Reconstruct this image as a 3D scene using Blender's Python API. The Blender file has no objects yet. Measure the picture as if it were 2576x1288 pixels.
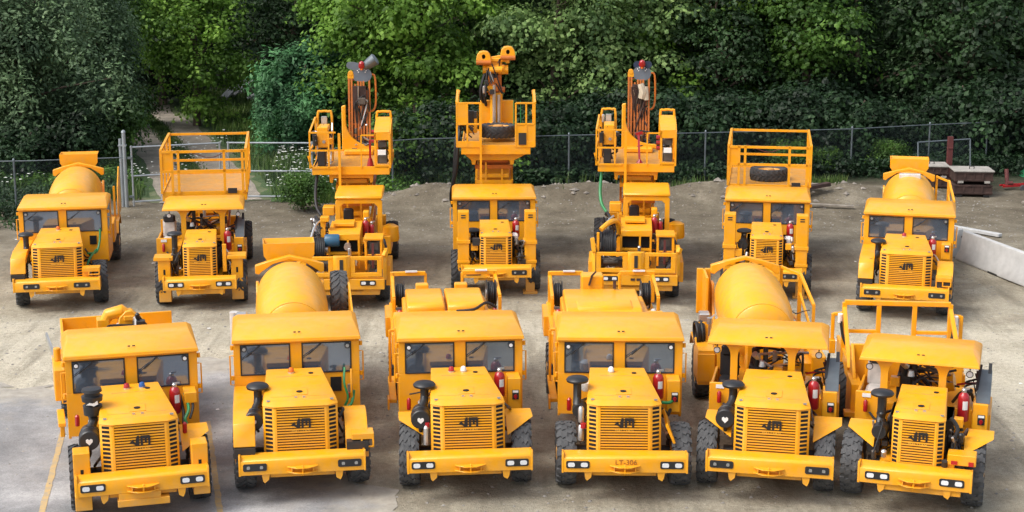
import bpy, math, random
import numpy as np
from mathutils import Vector, Matrix
random.seed(7)
R = math.radians
SC = bpy.context.scene
COL = SC.collection

# ---------------------------------------------------------------- camera
CAMH = 9.75
cam_d = bpy.data.cameras.new("camera")
cam = bpy.data.objects.new("camera", cam_d)
COL.objects.link(cam)
cam.location = (0, 0, CAMH)
cam.rotation_euler = (math.pi / 2 - math.atan(841 / 4000), 0, 0)
cam_d.sensor_width = 36
cam_d.lens = 36 * 4000 / 2576
cam_d.clip_end = 900
SC.camera = cam

# ---------------------------------------------------------------- sky and sun
SUN_EL, SUN_AZ = 52, -62          # azimuth from +y (away from the camera), clockwise; negative = from the left
W = bpy.data.worlds.new("World")
SC.world = W
W.use_nodes = True
nt = W.node_tree
bg = nt.nodes["Background"]
sky = nt.nodes.new("ShaderNodeTexSky")
sky.sky_type = 'NISHITA'
sky.sun_disc = False
sky.sun_elevation = R(SUN_EL)
sky.sun_rotation = R(SUN_AZ)
sky.air_density = 1.0
sky.dust_density = 3.5
sky.ozone_density = 0.8
hs = nt.nodes.new("ShaderNodeHueSaturation")      # thin high cloud: a paler sky
hs.inputs['Saturation'].default_value = .45
nt.links.new(sky.outputs[0], hs.inputs['Color'])
nt.links.new(hs.outputs[0], bg.inputs[0])
bg.inputs[1].default_value = 0.15
sun_d = bpy.data.lights.new("sun", 'SUN')
sun_d.energy = 1.15
sun_d.angle = R(30)
sun_d.color = (1, 0.95, 0.87)
sun = bpy.data.objects.new("sun", sun_d)
COL.objects.link(sun)
sd = Vector((math.sin(R(SUN_AZ)) * math.cos(R(SUN_EL)), math.cos(R(SUN_AZ)) * math.cos(R(SUN_EL)), math.sin(R(SUN_EL))))
SUN_FRONT = True
if SUN_FRONT:                     # the sun stands to the left and slightly behind the camera
    sd.y = -abs(sd.y)
    sky.sun_rotation = math.atan2(sd.x, sd.y)
sun.rotation_euler = sd.to_track_quat('Z', 'Y').to_euler()
SC.view_settings.view_transform = 'Standard'
SC.view_settings.look = 'None'
SC.view_settings.exposure = 0.82
SC.view_settings.gamma = 1
SC.cycles.max_bounces = 6
SC.cycles.transparent_max_bounces = 24

# ---------------------------------------------------------------- materials
def nodes(name):
    m = bpy.data.materials.new(name)
    m.use_nodes = True
    t = m.node_tree
    return m, t, t.nodes["Principled BSDF"]

def ramp(t, fac, stops):
    n = t.nodes.new("ShaderNodeValToRGB")
    e = n.color_ramp.elements
    e[0].position, e[0].color = stops[0][0], (*stops[0][1], 1)
    e[1].position, e[1].color = stops[-1][0], (*stops[-1][1], 1)
    for p, c in stops[1:-1]:
        k = e.new(p)
        k.color = (*c, 1)
    t.links.new(fac, n.inputs[0])
    return n.outputs[0]

def noise(t, scale, detail=4, rough=.55, coord='Object', vscale=None):
    tc = t.nodes.new("ShaderNodeTexCoord")
    n = t.nodes.new("ShaderNodeTexNoise")
    n.inputs['Scale'].default_value = scale
    n.inputs['Detail'].default_value = detail
    n.inputs['Roughness'].default_value = rough
    src = tc.outputs[coord]
    if vscale:
        mp = t.nodes.new("ShaderNodeMapping")
        mp.inputs['Scale'].default_value = vscale
        t.links.new(src, mp.inputs[0])
        src = mp.outputs[0]
    t.links.new(src, n.inputs['Vector'])
    return n.outputs[0]

def bump(t, p, h, strength, dist):
    b = t.nodes.new("ShaderNodeBump")
    b.inputs['Strength'].default_value = strength
    b.inputs['Distance'].default_value = dist
    t.links.new(h, b.inputs['Height'])
    t.links.new(b.outputs[0], p.inputs['Normal'])

def mix(t, fac, a, b, mode='MIX'):
    n = t.nodes.new("ShaderNodeMix")
    n.data_type = 'RGBA'
    n.blend_type = mode
    for s, v in ((n.inputs[0], fac), (n.inputs[6], a), (n.inputs[7], b)):
        if isinstance(v, (int, float)): s.default_value = v
        elif isinstance(v, tuple): s.default_value = (*v, 1)
        else: t.links.new(v, s)
    return n.outputs[2]

def plain(name, col, rough=.5, metal=0, spec=.5, var=.12, coat=0):
    m, t, p = nodes(name)
    a = tuple(c * (1 - var) for c in col)
    b = tuple(min(1, c * (1 + var)) for c in col)
    c = ramp(t, noise(t, 3.5, 5), [(.3, a), (.7, b)])
    t.links.new(c, p.inputs['Base Color'])
    p.inputs['Roughness'].default_value = rough
    p.inputs['Metallic'].default_value = metal
    p.inputs['Specular IOR Level'].default_value = spec
    p.inputs['Coat Weight'].default_value = coat
    return m

def paint(name, col, dusty=.10, dust_col=(.45, .33, .2)):
    m, t, p = nodes(name)
    base = ramp(t, noise(t, 1.3, 6, .6), [(.3, tuple(c * .93 for c in col)), (.7, tuple(min(1, c * 1.05) for c in col))])
    d = ramp(t, noise(t, 4.2, 8, .7), [(.42, (0, 0, 0)), (.8, (dusty * 2.4,) * 3)])
    c = mix(t, d, base, dust_col)
    # oily smears and rubbed patches, streaked downwards
    s1 = ramp(t, noise(t, 2.3, 7, .72, vscale=(1.6, 1.6, .5)), [(.60, (0, 0, 0)), (.74, (.38, .38, .38))])
    c = mix(t, s1, c, (.42, .15, .012))
    # road dirt thrown over the lowest metre, broken by noise
    tc = t.nodes.new("ShaderNodeTexCoord"); sp = t.nodes.new("ShaderNodeSeparateXYZ"); t.links.new(tc.outputs['Object'], sp.inputs[0])
    ma = t.nodes.new("ShaderNodeMath"); ma.operation = 'MULTIPLY_ADD'; ma.inputs[1].default_value = -.9; ma.inputs[2].default_value = .62
    t.links.new(sp.outputs[2], ma.inputs[0])
    mb = t.nodes.new("ShaderNodeMath"); mb.operation = 'ADD'; t.links.new(ma.outputs[0], mb.inputs[0]); t.links.new(noise(t, 5, 6, .7), mb.inputs[1])
    lo = ramp(t, mb.outputs[0], [(.55, (0, 0, 0)), (.95, (.45, .45, .45))])
    c = mix(t, lo, c, (.36, .25, .13))
    t.links.new(c, p.inputs['Base Color'])
    r = ramp(t, noise(t, 6, 5), [(.3, (.34,) * 3), (.7, (.52,) * 3)])
    t.links.new(r, p.inputs['Roughness'])
    p.inputs['Specular IOR Level'].default_value = .35
    p.inputs['Coat Weight'].default_value = .18
    p.inputs['Coat Roughness'].default_value = .12
    bump(t, p, noise(t, 2.2, 2), .10, .02)
    return m

YEL = (.82, .35, .003)
M = {}
M['yellow'] = paint('machine_yellow_paint', YEL)
M['worn'] = paint('worn_yellow_deck', (.62, .285, .035), .45, (.42, .26, .12))
M['drum'] = paint('drum_paint', (.83, .375, .005), .26, (.5, .30, .10))
M['rustorange'] = paint('boom_orange', (.50, .135, .012), .2, (.2, .1, .04))
M['black'] = plain('black_plastic', (.016, .017, .019), .42)
M['rubberblack'] = plain('black_hose', (.012, .012, .013), .6)
M['dark'] = plain('dark_metal', (.035, .033, .032), .5, .3)
M['engine'] = plain('greasy_engine', (.10, .085, .07), .5, .5, var=.6)
M['louvre'] = plain('grille_gap_shade', (.085, .028, .004), .8)  # brown backing: shade in the louvre gaps painted as colour
M['slot'] = plain('grille_shadow_steel', (.006, .006, .006), .9)
M['lens'] = plain('lamp_lens', (.70, .71, .72), .12, 0, .8, .03)
M['lensdim'] = plain('lamp_lens_grey', (.33, .33, .32), .15, .4, .8, .05)
M['red'] = plain('extinguisher_red', (.36, .010, .014), .3, 0, .5, .1, .3)
M['white'] = plain('white_label', (.75, .75, .73), .5)
M['green'] = plain('green_hose', (.02, .22, .07), .45)
M['blue'] = plain('blue_plastic', (.02, .09, .30), .4)
M['bluetank'] = plain('blue_tank', (.025, .10, .18), .4)
M['orange'] = plain('amber_lens', (.75, .16, .01), .25)
M['silver'] = plain('bare_metal', (.55, .55, .54), .33, .8, var=.15)
M['galv'] = plain('galvanised_steel', (.15, .175, .19), .42, .6, var=.15)
M['seat'] = plain('seat_vinyl', (.014, .014, .016), .55)
M['fan'] = plain('grey_painted_blade', (.15, .18, .22), .4, .3)
M['gate'] = plain('bright_galvanised_tube', (.36, .39, .41), .42, .5, var=.12)
M['concrete'] = plain('barrier_concrete', (.46, .465, .46), .85, var=.12)
M['rusty'] = plain('rusty_dark_steel', (.055, .03, .024), .75, .2, var=.6)
M['lid'] = plain('weathered_lid', (.32, .30, .27), .8, var=.2)
M['maroon'] = plain('maroon_post', (.10, .022, .02), .7, var=.3)
M['wood'] = plain('grey_timber', (.26, .23, .19), .85, var=.3)
M['bark'] = plain('bark', (.12, .085, .065), .9, var=.5)
M['tarp'] = plain('green_tarpaulin', (.02, .16, .07), .5)
M['text'] = plain('logo_black', (.012, .010, .010), .5)
M['textdim'] = plain('lettering_brown', (.30, .115, .012), .5)
M['texthi'] = plain('lettering_pale', (.80, .46, .08), .5)
M['mesh'] = plain('mesh_grey', (.22, .22, .22), .6)
M['plastic'] = plain('clear_plastic_wrap', (.55, .53, .50), .25, 0, .7, .3)
M['navy'] = plain('navy_painted_blade', (.03, .045, .09), .4, .3)
M['strap'] = plain('cream_cloth', (.5, .44, .33), .8)

def glass_mat():
    m, t, p = nodes('windscreen_glass')
    t.nodes.remove(p)
    out = t.nodes['Material Output']
    tr = t.nodes.new("ShaderNodeBsdfTransparent")
    tr.inputs[0].default_value = (.22, .28, .34, 1)
    gl = t.nodes.new("ShaderNodeBsdfGlossy")
    gl.inputs['Roughness'].default_value = .06
    gl.inputs[0].default_value = (.80, .88, 1, 1)
    fr = t.nodes.new("ShaderNodeFresnel")
    fr.inputs[0].default_value = 1.45
    mx = t.nodes.new("ShaderNodeMath")
    mx.operation = 'MULTIPLY_ADD'
    mx.inputs[1].default_value = 1.4
    mx.inputs[2].default_value = .35
    t.links.new(fr.outputs[0], mx.inputs[0])
    ms = t.nodes.new("ShaderNodeMixShader")
    t.links.new(mx.outputs[0], ms.inputs[0])
    t.links.new(tr.outputs[0], ms.inputs[1])
    t.links.new(gl.outputs[0], ms.inputs[2])
    # reflection painted in as an even blue-grey over the tinted pane
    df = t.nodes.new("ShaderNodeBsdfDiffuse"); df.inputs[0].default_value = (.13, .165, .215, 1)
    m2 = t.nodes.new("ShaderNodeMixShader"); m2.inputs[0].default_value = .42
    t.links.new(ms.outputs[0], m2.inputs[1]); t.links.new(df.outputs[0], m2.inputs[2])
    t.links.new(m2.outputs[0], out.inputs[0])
    return m
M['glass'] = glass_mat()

def tyre_mat(name, a, b, dust):
    m, t, p = nodes(name)
    base = ramp(t, noise(t, 5, 6, .7), [(.3, a), (.62, b), (.85, dust)])
    t.links.new(base, p.inputs['Base Color'])
    p.inputs['Roughness'].default_value = .78
    bump(t, p, noise(t, 40, 3), .3, .01)
    return m
M['tyre'] = tyre_mat('tyre_rubber', (.045, .046, .048), (.085, .086, .088), (.20, .19, .17))
M['tyre_new'] = tyre_mat('tyre_rubber_dark', (.028, .029, .031), (.05, .052, .055), (.12, .115, .11))

def fence_mat(name, cov=.03):
    # woven wire: two families of thin diagonal wires, the rest open
    m, t, p = nodes(name)
    tc = t.nodes.new("ShaderNodeTexCoord")
    sep = t.nodes.new("ShaderNodeSeparateXYZ")
    t.links.new(tc.outputs['UV'], sep.inputs[0])
    outs = []
    for sgn in (1, -1):
        a = t.nodes.new("ShaderNodeMath"); a.operation = 'MULTIPLY_ADD'
        a.inputs[1].default_value = sgn
        t.links.new(sep.outputs[1], a.inputs[0]); t.links.new(sep.outputs[0], a.inputs[2])
        b = t.nodes.new("ShaderNodeMath"); b.operation = 'MULTIPLY'; b.inputs[1].default_value = 14.0
        t.links.new(a.outputs[0], b.inputs[0])
        c = t.nodes.new("ShaderNodeMath"); c.operation = 'FRACT'
        t.links.new(b.outputs[0], c.inputs[0])
        d = t.nodes.new("ShaderNodeMath"); d.operation = 'LESS_THAN'; d.inputs[1].default_value = cov
        t.links.new(c.outputs[0], d.inputs[0])
        outs.append(d.outputs[0])
    mx = t.nodes.new("ShaderNodeMath"); mx.operation = 'MAXIMUM'
    t.links.new(outs[0], mx.inputs[0]); t.links.new(outs[1], mx.inputs[1])
    t.links.new(mx.outputs[0], p.inputs['Alpha'])
    p.inputs['Base Color'].default_value = (.16, .21, .22, 1)
    p.inputs['Metallic'].default_value = .5
    p.inputs['Roughness'].default_value = .5
    return m
M['chain'] = fence_mat('chain_link_wire')

# ---------------------------------------------------------------- mesh tools
class MB:
    def __init__(s, T=None):
        s.v = []; s.f = []; s.T = T; s.cut = []
    def add(s, vs, fs):
        o = len(s.v)
        s.cut.append((o, len(s.f)))
        s.v.extend([tuple(p) for p in vs])
        s.f.extend([tuple(i + o for i in q) for q in fs])
        return s
    def hexa(s, p):
        return s.add(p, [(0, 3, 2, 1), (4, 5, 6, 7), (0, 1, 5, 4), (1, 2, 6, 5), (2, 3, 7, 6), (3, 0, 4, 7)])
    def box(s, x0, x1, y0, y1, z0, z1):
        return s.hexa([(x0, y0, z0), (x1, y0, z0), (x1, y1, z0), (x0, y1, z0), (x0, y0, z1), (x1, y0, z1), (x1, y1, z1), (x0, y1, z1)])
    def bar(s, a, b, w, h=None):
        h = h or w
        a, b = Vector(a), Vector(b)
        d = (b - a).normalized()
        up = Vector((0, 0, 1)) if abs(d.z) < .95 else Vector((0, 1, 0))
        u = d.cross(up).normalized() * w / 2
        q = u.cross(d).normalized() * h / 2
        P = [a - u - q, a + u - q, a + u + q, a - u + q, b - u - q, b + u - q, b + u + q, b - u + q]
        return s.add(P, [(0, 1, 2, 3), (7, 6, 5, 4), (0, 4, 5, 1), (1, 5, 6, 2), (2, 6, 7, 3), (3, 7, 4, 0)])
    def prism(s, poly, ax, a, b):
        n = len(poly)
        def P(t, q):
            return {'x': (t, q[0], q[1]), 'y': (q[0], t, q[1]), 'z': (q[0], q[1], t)}[ax]
        vs = [P(a, q) for q in poly] + [P(b, q) for q in poly]
        fs = [tuple(range(n)), tuple(range(2 * n - 1, n - 1, -1))] + [(i, i + n, (i + 1) % n + n, (i + 1) % n) for i in range(n)]
        return s.add(vs, fs)
    def lathe(s, prof, o, d, n=20, caps=True):
        # prof: list of (radius, distance along d)
        o, d = Vector(o), Vector(d).normalized()
        u = d.orthogonal().normalized(); w = d.cross(u)
        vs = []
        for r, t in prof:
            for k in range(n):
                a = 2 * math.pi * k / n
                vs.append(o + d * t + (u * math.cos(a) + w * math.sin(a)) * r)
        fs = []
        for i in range(len(prof) - 1):
            for k in range(n):
                k2 = (k + 1) % n
                fs.append((i * n + k, i * n + k2, (i + 1) * n + k2, (i + 1) * n + k))
        if caps:
            fs.append(tuple(range(n - 1, -1, -1)))
            fs.append(tuple((len(prof) - 1) * n + k for k in range(n)))
        return s.add(vs, fs)
    def cyl(s, a, b, r, n=16, r2=None):
        a, b = Vector(a), Vector(b)
        return s.lathe([(r, 0), (r if r2 is None else r2, (b - a).length)], a, b - a, n)
    def tube(s, pts, r, n=7):
        pts = [Vector(p) for p in pts]
        rings = []
        u = None
        for i, p in enumerate(pts):
            d = (pts[min(i + 1, len(pts) - 1)] - pts[max(i - 1, 0)]).normalized()
            if u is None: u = d.orthogonal().normalized()
            else:
                u = (u - d * u.dot(d))
                u = u.normalized() if u.length > 1e-5 else d.orthogonal().normalized()
            w = d.cross(u)
            rr = r[i] if isinstance(r, (list, tuple)) else r
            rings.append([p + (u * math.cos(2 * math.pi * k / n) + w * math.sin(2 * math.pi * k / n)) * rr for k in range(n)])
        vs = [q for g in rings for q in g]
        fs = []
        for i in range(len(rings) - 1):
            for k in range(n):
                k2 = (k + 1) % n
                fs.append((i * n + k, i * n + k2, (i + 1) * n + k2, (i + 1) * n + k))
        fs.append(tuple(range(n - 1, -1, -1)))
        fs.append(tuple((len(rings) - 1) * n + k for k in range(n)))
        return s.add(vs, fs)
    def ring(s, c, ax, R0, r, n=20, m=7):
        # torus round axis ax
        c, d = Vector(c), Vector(ax).normalized()
        u = d.orthogonal().normalized(); w = d.cross(u)
        vs, fs = [], []
        for i in range(n):
            a = 2 * math.pi * i / n
            e = u * math.cos(a) + w * math.sin(a)
            for k in range(m):
                b = 2 * math.pi * k / m
                vs.append(c + e * (R0 + r * math.cos(b)) + d * r * math.sin(b))
        for i in range(n):
            for k in range(m):
                fs.append((i * m + k, ((i + 1) % n) * m + k, ((i + 1) % n) * m + (k + 1) % m, i * m + (k + 1) % m))
        return s.add(vs, fs)
    def mesh(s, name, mat, bevel=0, smooth=35):
        vs = s.v if s.T is None else [s.T(p) for p in s.v]
        me = bpy.data.meshes.new(name)
        me.from_pydata(vs, [], s.f)
        me.materials.append(mat)
        me.update()
        import bmesh
        bm = bmesh.new(); bm.from_mesh(me)
        bmesh.ops.recalc_face_normals(bm, faces=bm.faces)
        if bevel:
            es = [e for e in bm.edges if len(e.link_faces) == 2 and e.calc_face_angle(0) > .5 and e.calc_length() > bevel * 2.2]
            try: bmesh.ops.bevel(bm, geom=es, offset=bevel, segments=1, affect='EDGES', profile=.5, clamp_overlap=True)
            except Exception: pass
        bm.to_mesh(me); bm.free()
        if smooth:
            me.polygons.foreach_set('use_smooth', [True] * len(me.polygons))
            me.set_sharp_from_angle(angle=R(smooth))
        return me
    def each(s, name, mat, parent=None, bevel=0, smooth=35):
        # every added piece becomes a part of its own
        cuts = s.cut + [(len(s.v), len(s.f))]
        out = []
        for (v0, f0), (v1, f1) in zip(cuts[:-1], cuts[1:]):
            m = MB(s.T); m.v = s.v[v0:v1]; m.f = [tuple(i - v0 for i in q) for q in s.f[f0:f1]]
            out.append(m.build(name, mat, parent, bevel, smooth))
        return out
    def build(s, name, mat, parent=None, bevel=0, smooth=35, label=None):
        o = bpy.data.objects.new(name, s.mesh(name, M[mat] if isinstance(mat, str) else mat, bevel, smooth))
        COL.objects.link(o)
        if parent: o.parent = parent
        if label: o['label'] = label
        return o

def link_mesh(name, me, parent=None, loc=(0, 0, 0), rot=(0, 0, 0), scale=1):
    o = bpy.data.objects.new(name, me)
    COL.objects.link(o)
    if parent: o.parent = parent
    o.location = loc; o.rotation_euler = rot
    o.scale = (scale,) * 3 if isinstance(scale, (int, float)) else scale
    return o

def tag(o, label, cat, group=None):
    o['label'] = label; o['category'] = cat
    if group: o['group'] = group
    return o

def empty(name, loc, rz, label, cat, group=None):
    o = bpy.data.objects.new(name, None)
    COL.objects.link(o)
    o.location = loc; o.rotation_euler = (0, 0, rz)
    o.empty_display_size = .3
    return tag(o, label, cat, group)

def yawT(pivot, ang):
    ca, sa = math.cos(ang), math.sin(ang)
    def T(p):
        x, y = p[0], p[1] - pivot
        return (x * ca - y * sa, pivot + x * sa + y * ca, p[2])
    return T

def text_mesh(txt, size, depth=.004):
    c = bpy.data.curves.new('lettering', 'FONT')
    c.body = txt; c.size = size; c.extrude = depth; c.align_x = 'CENTER'; c.align_y = 'CENTER'
    o = bpy.data.objects.new('lettering', c)
    COL.objects.link(o)
    dg = bpy.context.evaluated_depsgraph_get()
    me = bpy.data.meshes.new_from_object(o.evaluated_get(dg))
    bpy.data.objects.remove(o)
    return me
# ---------------------------------------------------------------- wheels
def tyre_mesh(rad, wid, lugs, style, mat):
    b = MB()
    h = wid / 2
    prof = [(rad * .58, -h * .80), (rad * .66, -h * .98), (rad * .80, -h * 1.02), (rad * .90, -h * .96), (rad * .955, -h * .80), (rad * .965, 0),
            (rad * .955, h * .80), (rad * .90, h * .96), (rad * .80, h * 1.02), (rad * .66, h * .98), (rad * .58, h * .80)]
    b.lathe(prof, (0, 0, 0), (1, 0, 0), 36, caps=False)
    step = 2 * math.pi / lugs
    def pt(x, a, r): return (x, math.cos(a) * r, math.sin(a) * r)
    for i in range(lugs):
        for sd_ in (-1, 1):
            a0 = i * step + (step / 2 if sd_ > 0 else 0)
            if style == 'chevron':
                segs = [(.04, 0), (.45, .55), (1.0, .95)]; wd = .30
            elif style == 'wave':
                segs = [(-.15, 0), (.40, .75), (.62, .45), (1.0, .9)]; wd = .36
            else:
                segs = [(-.10, 0), (.45, .25), (.60, .0), (1.02, .1)]; wd = .33
            for (xa, oa), (xb, ob) in zip(segs[:-1], segs[1:]):
                A, B = a0 + oa * step, a0 + ob * step
                w = step * wd
                ra = rad * (1.0 if xa < .8 else .97); rb = rad * (1.0 if xb < .8 else .955)
                lo = rad * .93
                xa_, xb_ = sd_ * xa * h, sd_ * xb * h
                P = [pt(xa_, A - w, lo), pt(xb_, B - w, lo * .97), pt(xb_, B + w, lo * .97), pt(xa_, A + w, lo),
                     pt(xa_, A - w * .8, ra), pt(xb_, B - w * .8, rb), pt(xb_, B + w * .8, rb), pt(xa_, A + w * .8, ra)]
                b.hexa(P)
            # shoulder tab down the side wall
            A = a0 + segs[-1][1] * step; w = step * wd * .8
            x1, x2 = sd_ * h * .98, sd_ * h * 1.07
            b.hexa([pt(x1, A - w, rad * .84), pt(x2, A - w, rad * .84), pt(x2, A + w, rad * .84), pt(x1, A + w, rad * .84),
                    pt(x1, A - w, rad * .96), pt(x2 * .985, A - w, rad * .955), pt(x2 * .985, A + w, rad * .955), pt(x1, A + w, rad * .96)])
    return b.mesh('tyre', M[mat])

def rim_mesh(rad, wid):
    b = MB(); h = wid / 2
    b.lathe([(rad * .60, -h * .82), (rad * .57, -h * .70), (rad * .52, -h * .3), (rad * .50, 0), (rad * .52, h * .3), (rad * .57, h * .70), (rad * .60, h * .82)], (0, 0, 0), (1, 0, 0), 24, caps=False)
    for sgn in (-1, 1):
        b.lathe([(rad * .52, 0), (rad * .42, .03), (rad * .30, .05), (rad * .26, .12), (rad * .12, .13)], (sgn * h * .25, 0, 0), (sgn, 0, 0), 20, caps=True)
        for k in range(8):
            a = k * math.pi / 4
            c = Vector((sgn * (h * .25 + .05), math.cos(a) * rad * .36, math.sin(a) * rad * .36))
            b.cyl(c, c + Vector((sgn * .03, 0, 0)), .018, 6)
    return b.mesh('rim', M['yellow'])

TY = {k: tyre_mesh(.56, .33, n, st, mt) for k, n, st, mt in (('chevron', 22, 'chevron', 'tyre'), ('wave', 18, 'wave', 'tyre'), ('block', 20, 'block', 'tyre'), ('dark', 22, 'chevron', 'tyre_new'))}
RIM = rim_mesh(.56, .33)

def wheel(root, x, y, style, T=None, steer=0, rad=.56):
    p = (x, y, rad) if T is None else T((x, y, rad))
    rz = steer
    if T is not None:
        q = Vector(T((x + 1, y, rad))) - Vector(p)
        rz += math.atan2(q.y, q.x)
    t = link_mesh('wheel', TY[style], root, p, (random.random() * 0, 0, rz), rad / .56)
    link_mesh('rim', RIM, t)
    return t

# ---------------------------------------------------------------- front end kit
def headlights(root, x, dim, y=-.012, z=.71, w=.20):
    b = MB()
    b.prism([(x - w + k[0], z + k[1]) for k in ((.02, -.065), (2 * w - .02, -.065), (2 * w, -.045), (2 * w, .045), (2 * w - .02, .065), (.02, .065), (0, .045), (0, -.045))], 'y', y, y + .05)
    hs = b.build('headlight', 'black', root)
    l = MB()
    r_ = .032 if dim else .050
    for s in (-1, 1):
        cx = x + s * w * .55
        pts = [(cx + max(-.86, min(.86, math.cos(a))) * r_ * (1 if dim else 1.35), z + max(-.8, min(.8, math.sin(a))) * r_ * (1 if dim else .92)) for a in [k * math.pi / 8 for k in range(16)]]
        l.prism(pts, 'y', y - .014, y + .02)
    l.each('lens', 'lensdim' if dim else 'lens', hs)

def bumper(root, w=1.07, dim=False, label_txt=None, lights=.80, fins=True):
    b = MB()
    b.prism([(0, .57), (0, .815), (.06, .855), (.32, .865), (.32, .83), (.04, .80), (.04, .57)], 'x', -w, w)
    b.build('bumper', 'yellow', root, .006)
    b = MB()
    for s in (-1, 1):
        x0, x1 = (w - .03, w + .003) if s > 0 else (-w - .003, -w + .03)
        b.prism([(-.006, .56), (-.006, .88), (.02, .93), (.12, .90), (.32, .87), (.32, .60)], 'x', x0, x1)
    b.each('bumper_end_plate', 'yellow', root, .004)
    # stepped tow bracket
    b = MB()
    b.prism([(-.26, .02), (.26, .02), (.26, -.03), (.10, -.14), (-.10, -.14), (-.26, -.03)], 'z', .69, .705)
    b.prism([(-.26, .02), (.26, .02), (.26, -.03), (.10, -.14), (-.10, -.14), (-.26, -.03)], 'z', .60, .615)
    b.box(-.19, -.17, -.07, .02, .615, .69); b.box(.17, .19, -.07, .02, .615, .69)
    b.cyl((0, -.10, .56), (0, -.10, .74), .018, 8)
    b.build('tow_bracket', 'yellow', root, .004)
    for s in (-1, 1):
        b = MB()
        cx = s * w * .58
        b.prism([(cx - .07, .58), (cx + .07, .58), (cx + .05, .47), (cx + .02 * s, .41), (cx - .05, .45)], 'y', .02, .06)
        o = b.build('tow_lug', 'yellow', root, .004)
        e = MB(); e.ring((cx, .04, .49), (0, 1, 0), .032, .012, 12, 6); e.build('eye', 'dark', o)
    for s in (-1, 1): headlights(root, s * lights * (w / 1.07), dim)
    if label_txt:
        me = text_mesh(label_txt, .13); me.materials.append(M['textdim'])
        link_mesh('lettering', me, root, (0.02, -.004, .75), (math.pi / 2, 0, 0))

def logo(parent, s=1.0, tilt=0, mat='text', y=0, x=0, z=0, sub=True):
    # left: a hooked bar with a barb; right: a square-shouldered m
    b = MB()
    P = lambda pts: b.prism([(x + px * s, z + pz * s * 1.18) for px, pz in pts], 'y', y - .016, y + .004)
    P([(-.20, -.02), (-.13, .035), (-.13, .005), (-.085, -.03), (-.085, .02), (-.055, .09), (-.015, .09), (-.015, -.08), (-.06, -.08), (-.13, -.045)])
    P([(.01, -.085), (.055, -.085), (.055, .04), (.085, .04), (.085, .09), (.01, .09)])
    P([(.085, .04), (.085, .09), (.185, .09), (.20, .075), (.20, .04)])
    P([(.085 + .005, -.03), (.085 + .045, -.03), (.085 + .045, .04), (.085 + .005, .04)])
    P([(.158, -.085), (.20, -.085), (.20, .04), (.158, .04)])
    o = b.build('logo', mat, parent)
    if sub:
        me = text_mesh('MACLEAN', .062 * s); me.materials.append(M['texthi'])
        t = link_mesh('lettering', me, parent, (x, y - .01, z - .155 * s), (math.pi / 2, 0, 0), (1.35, 1, 1))
    return o

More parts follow.
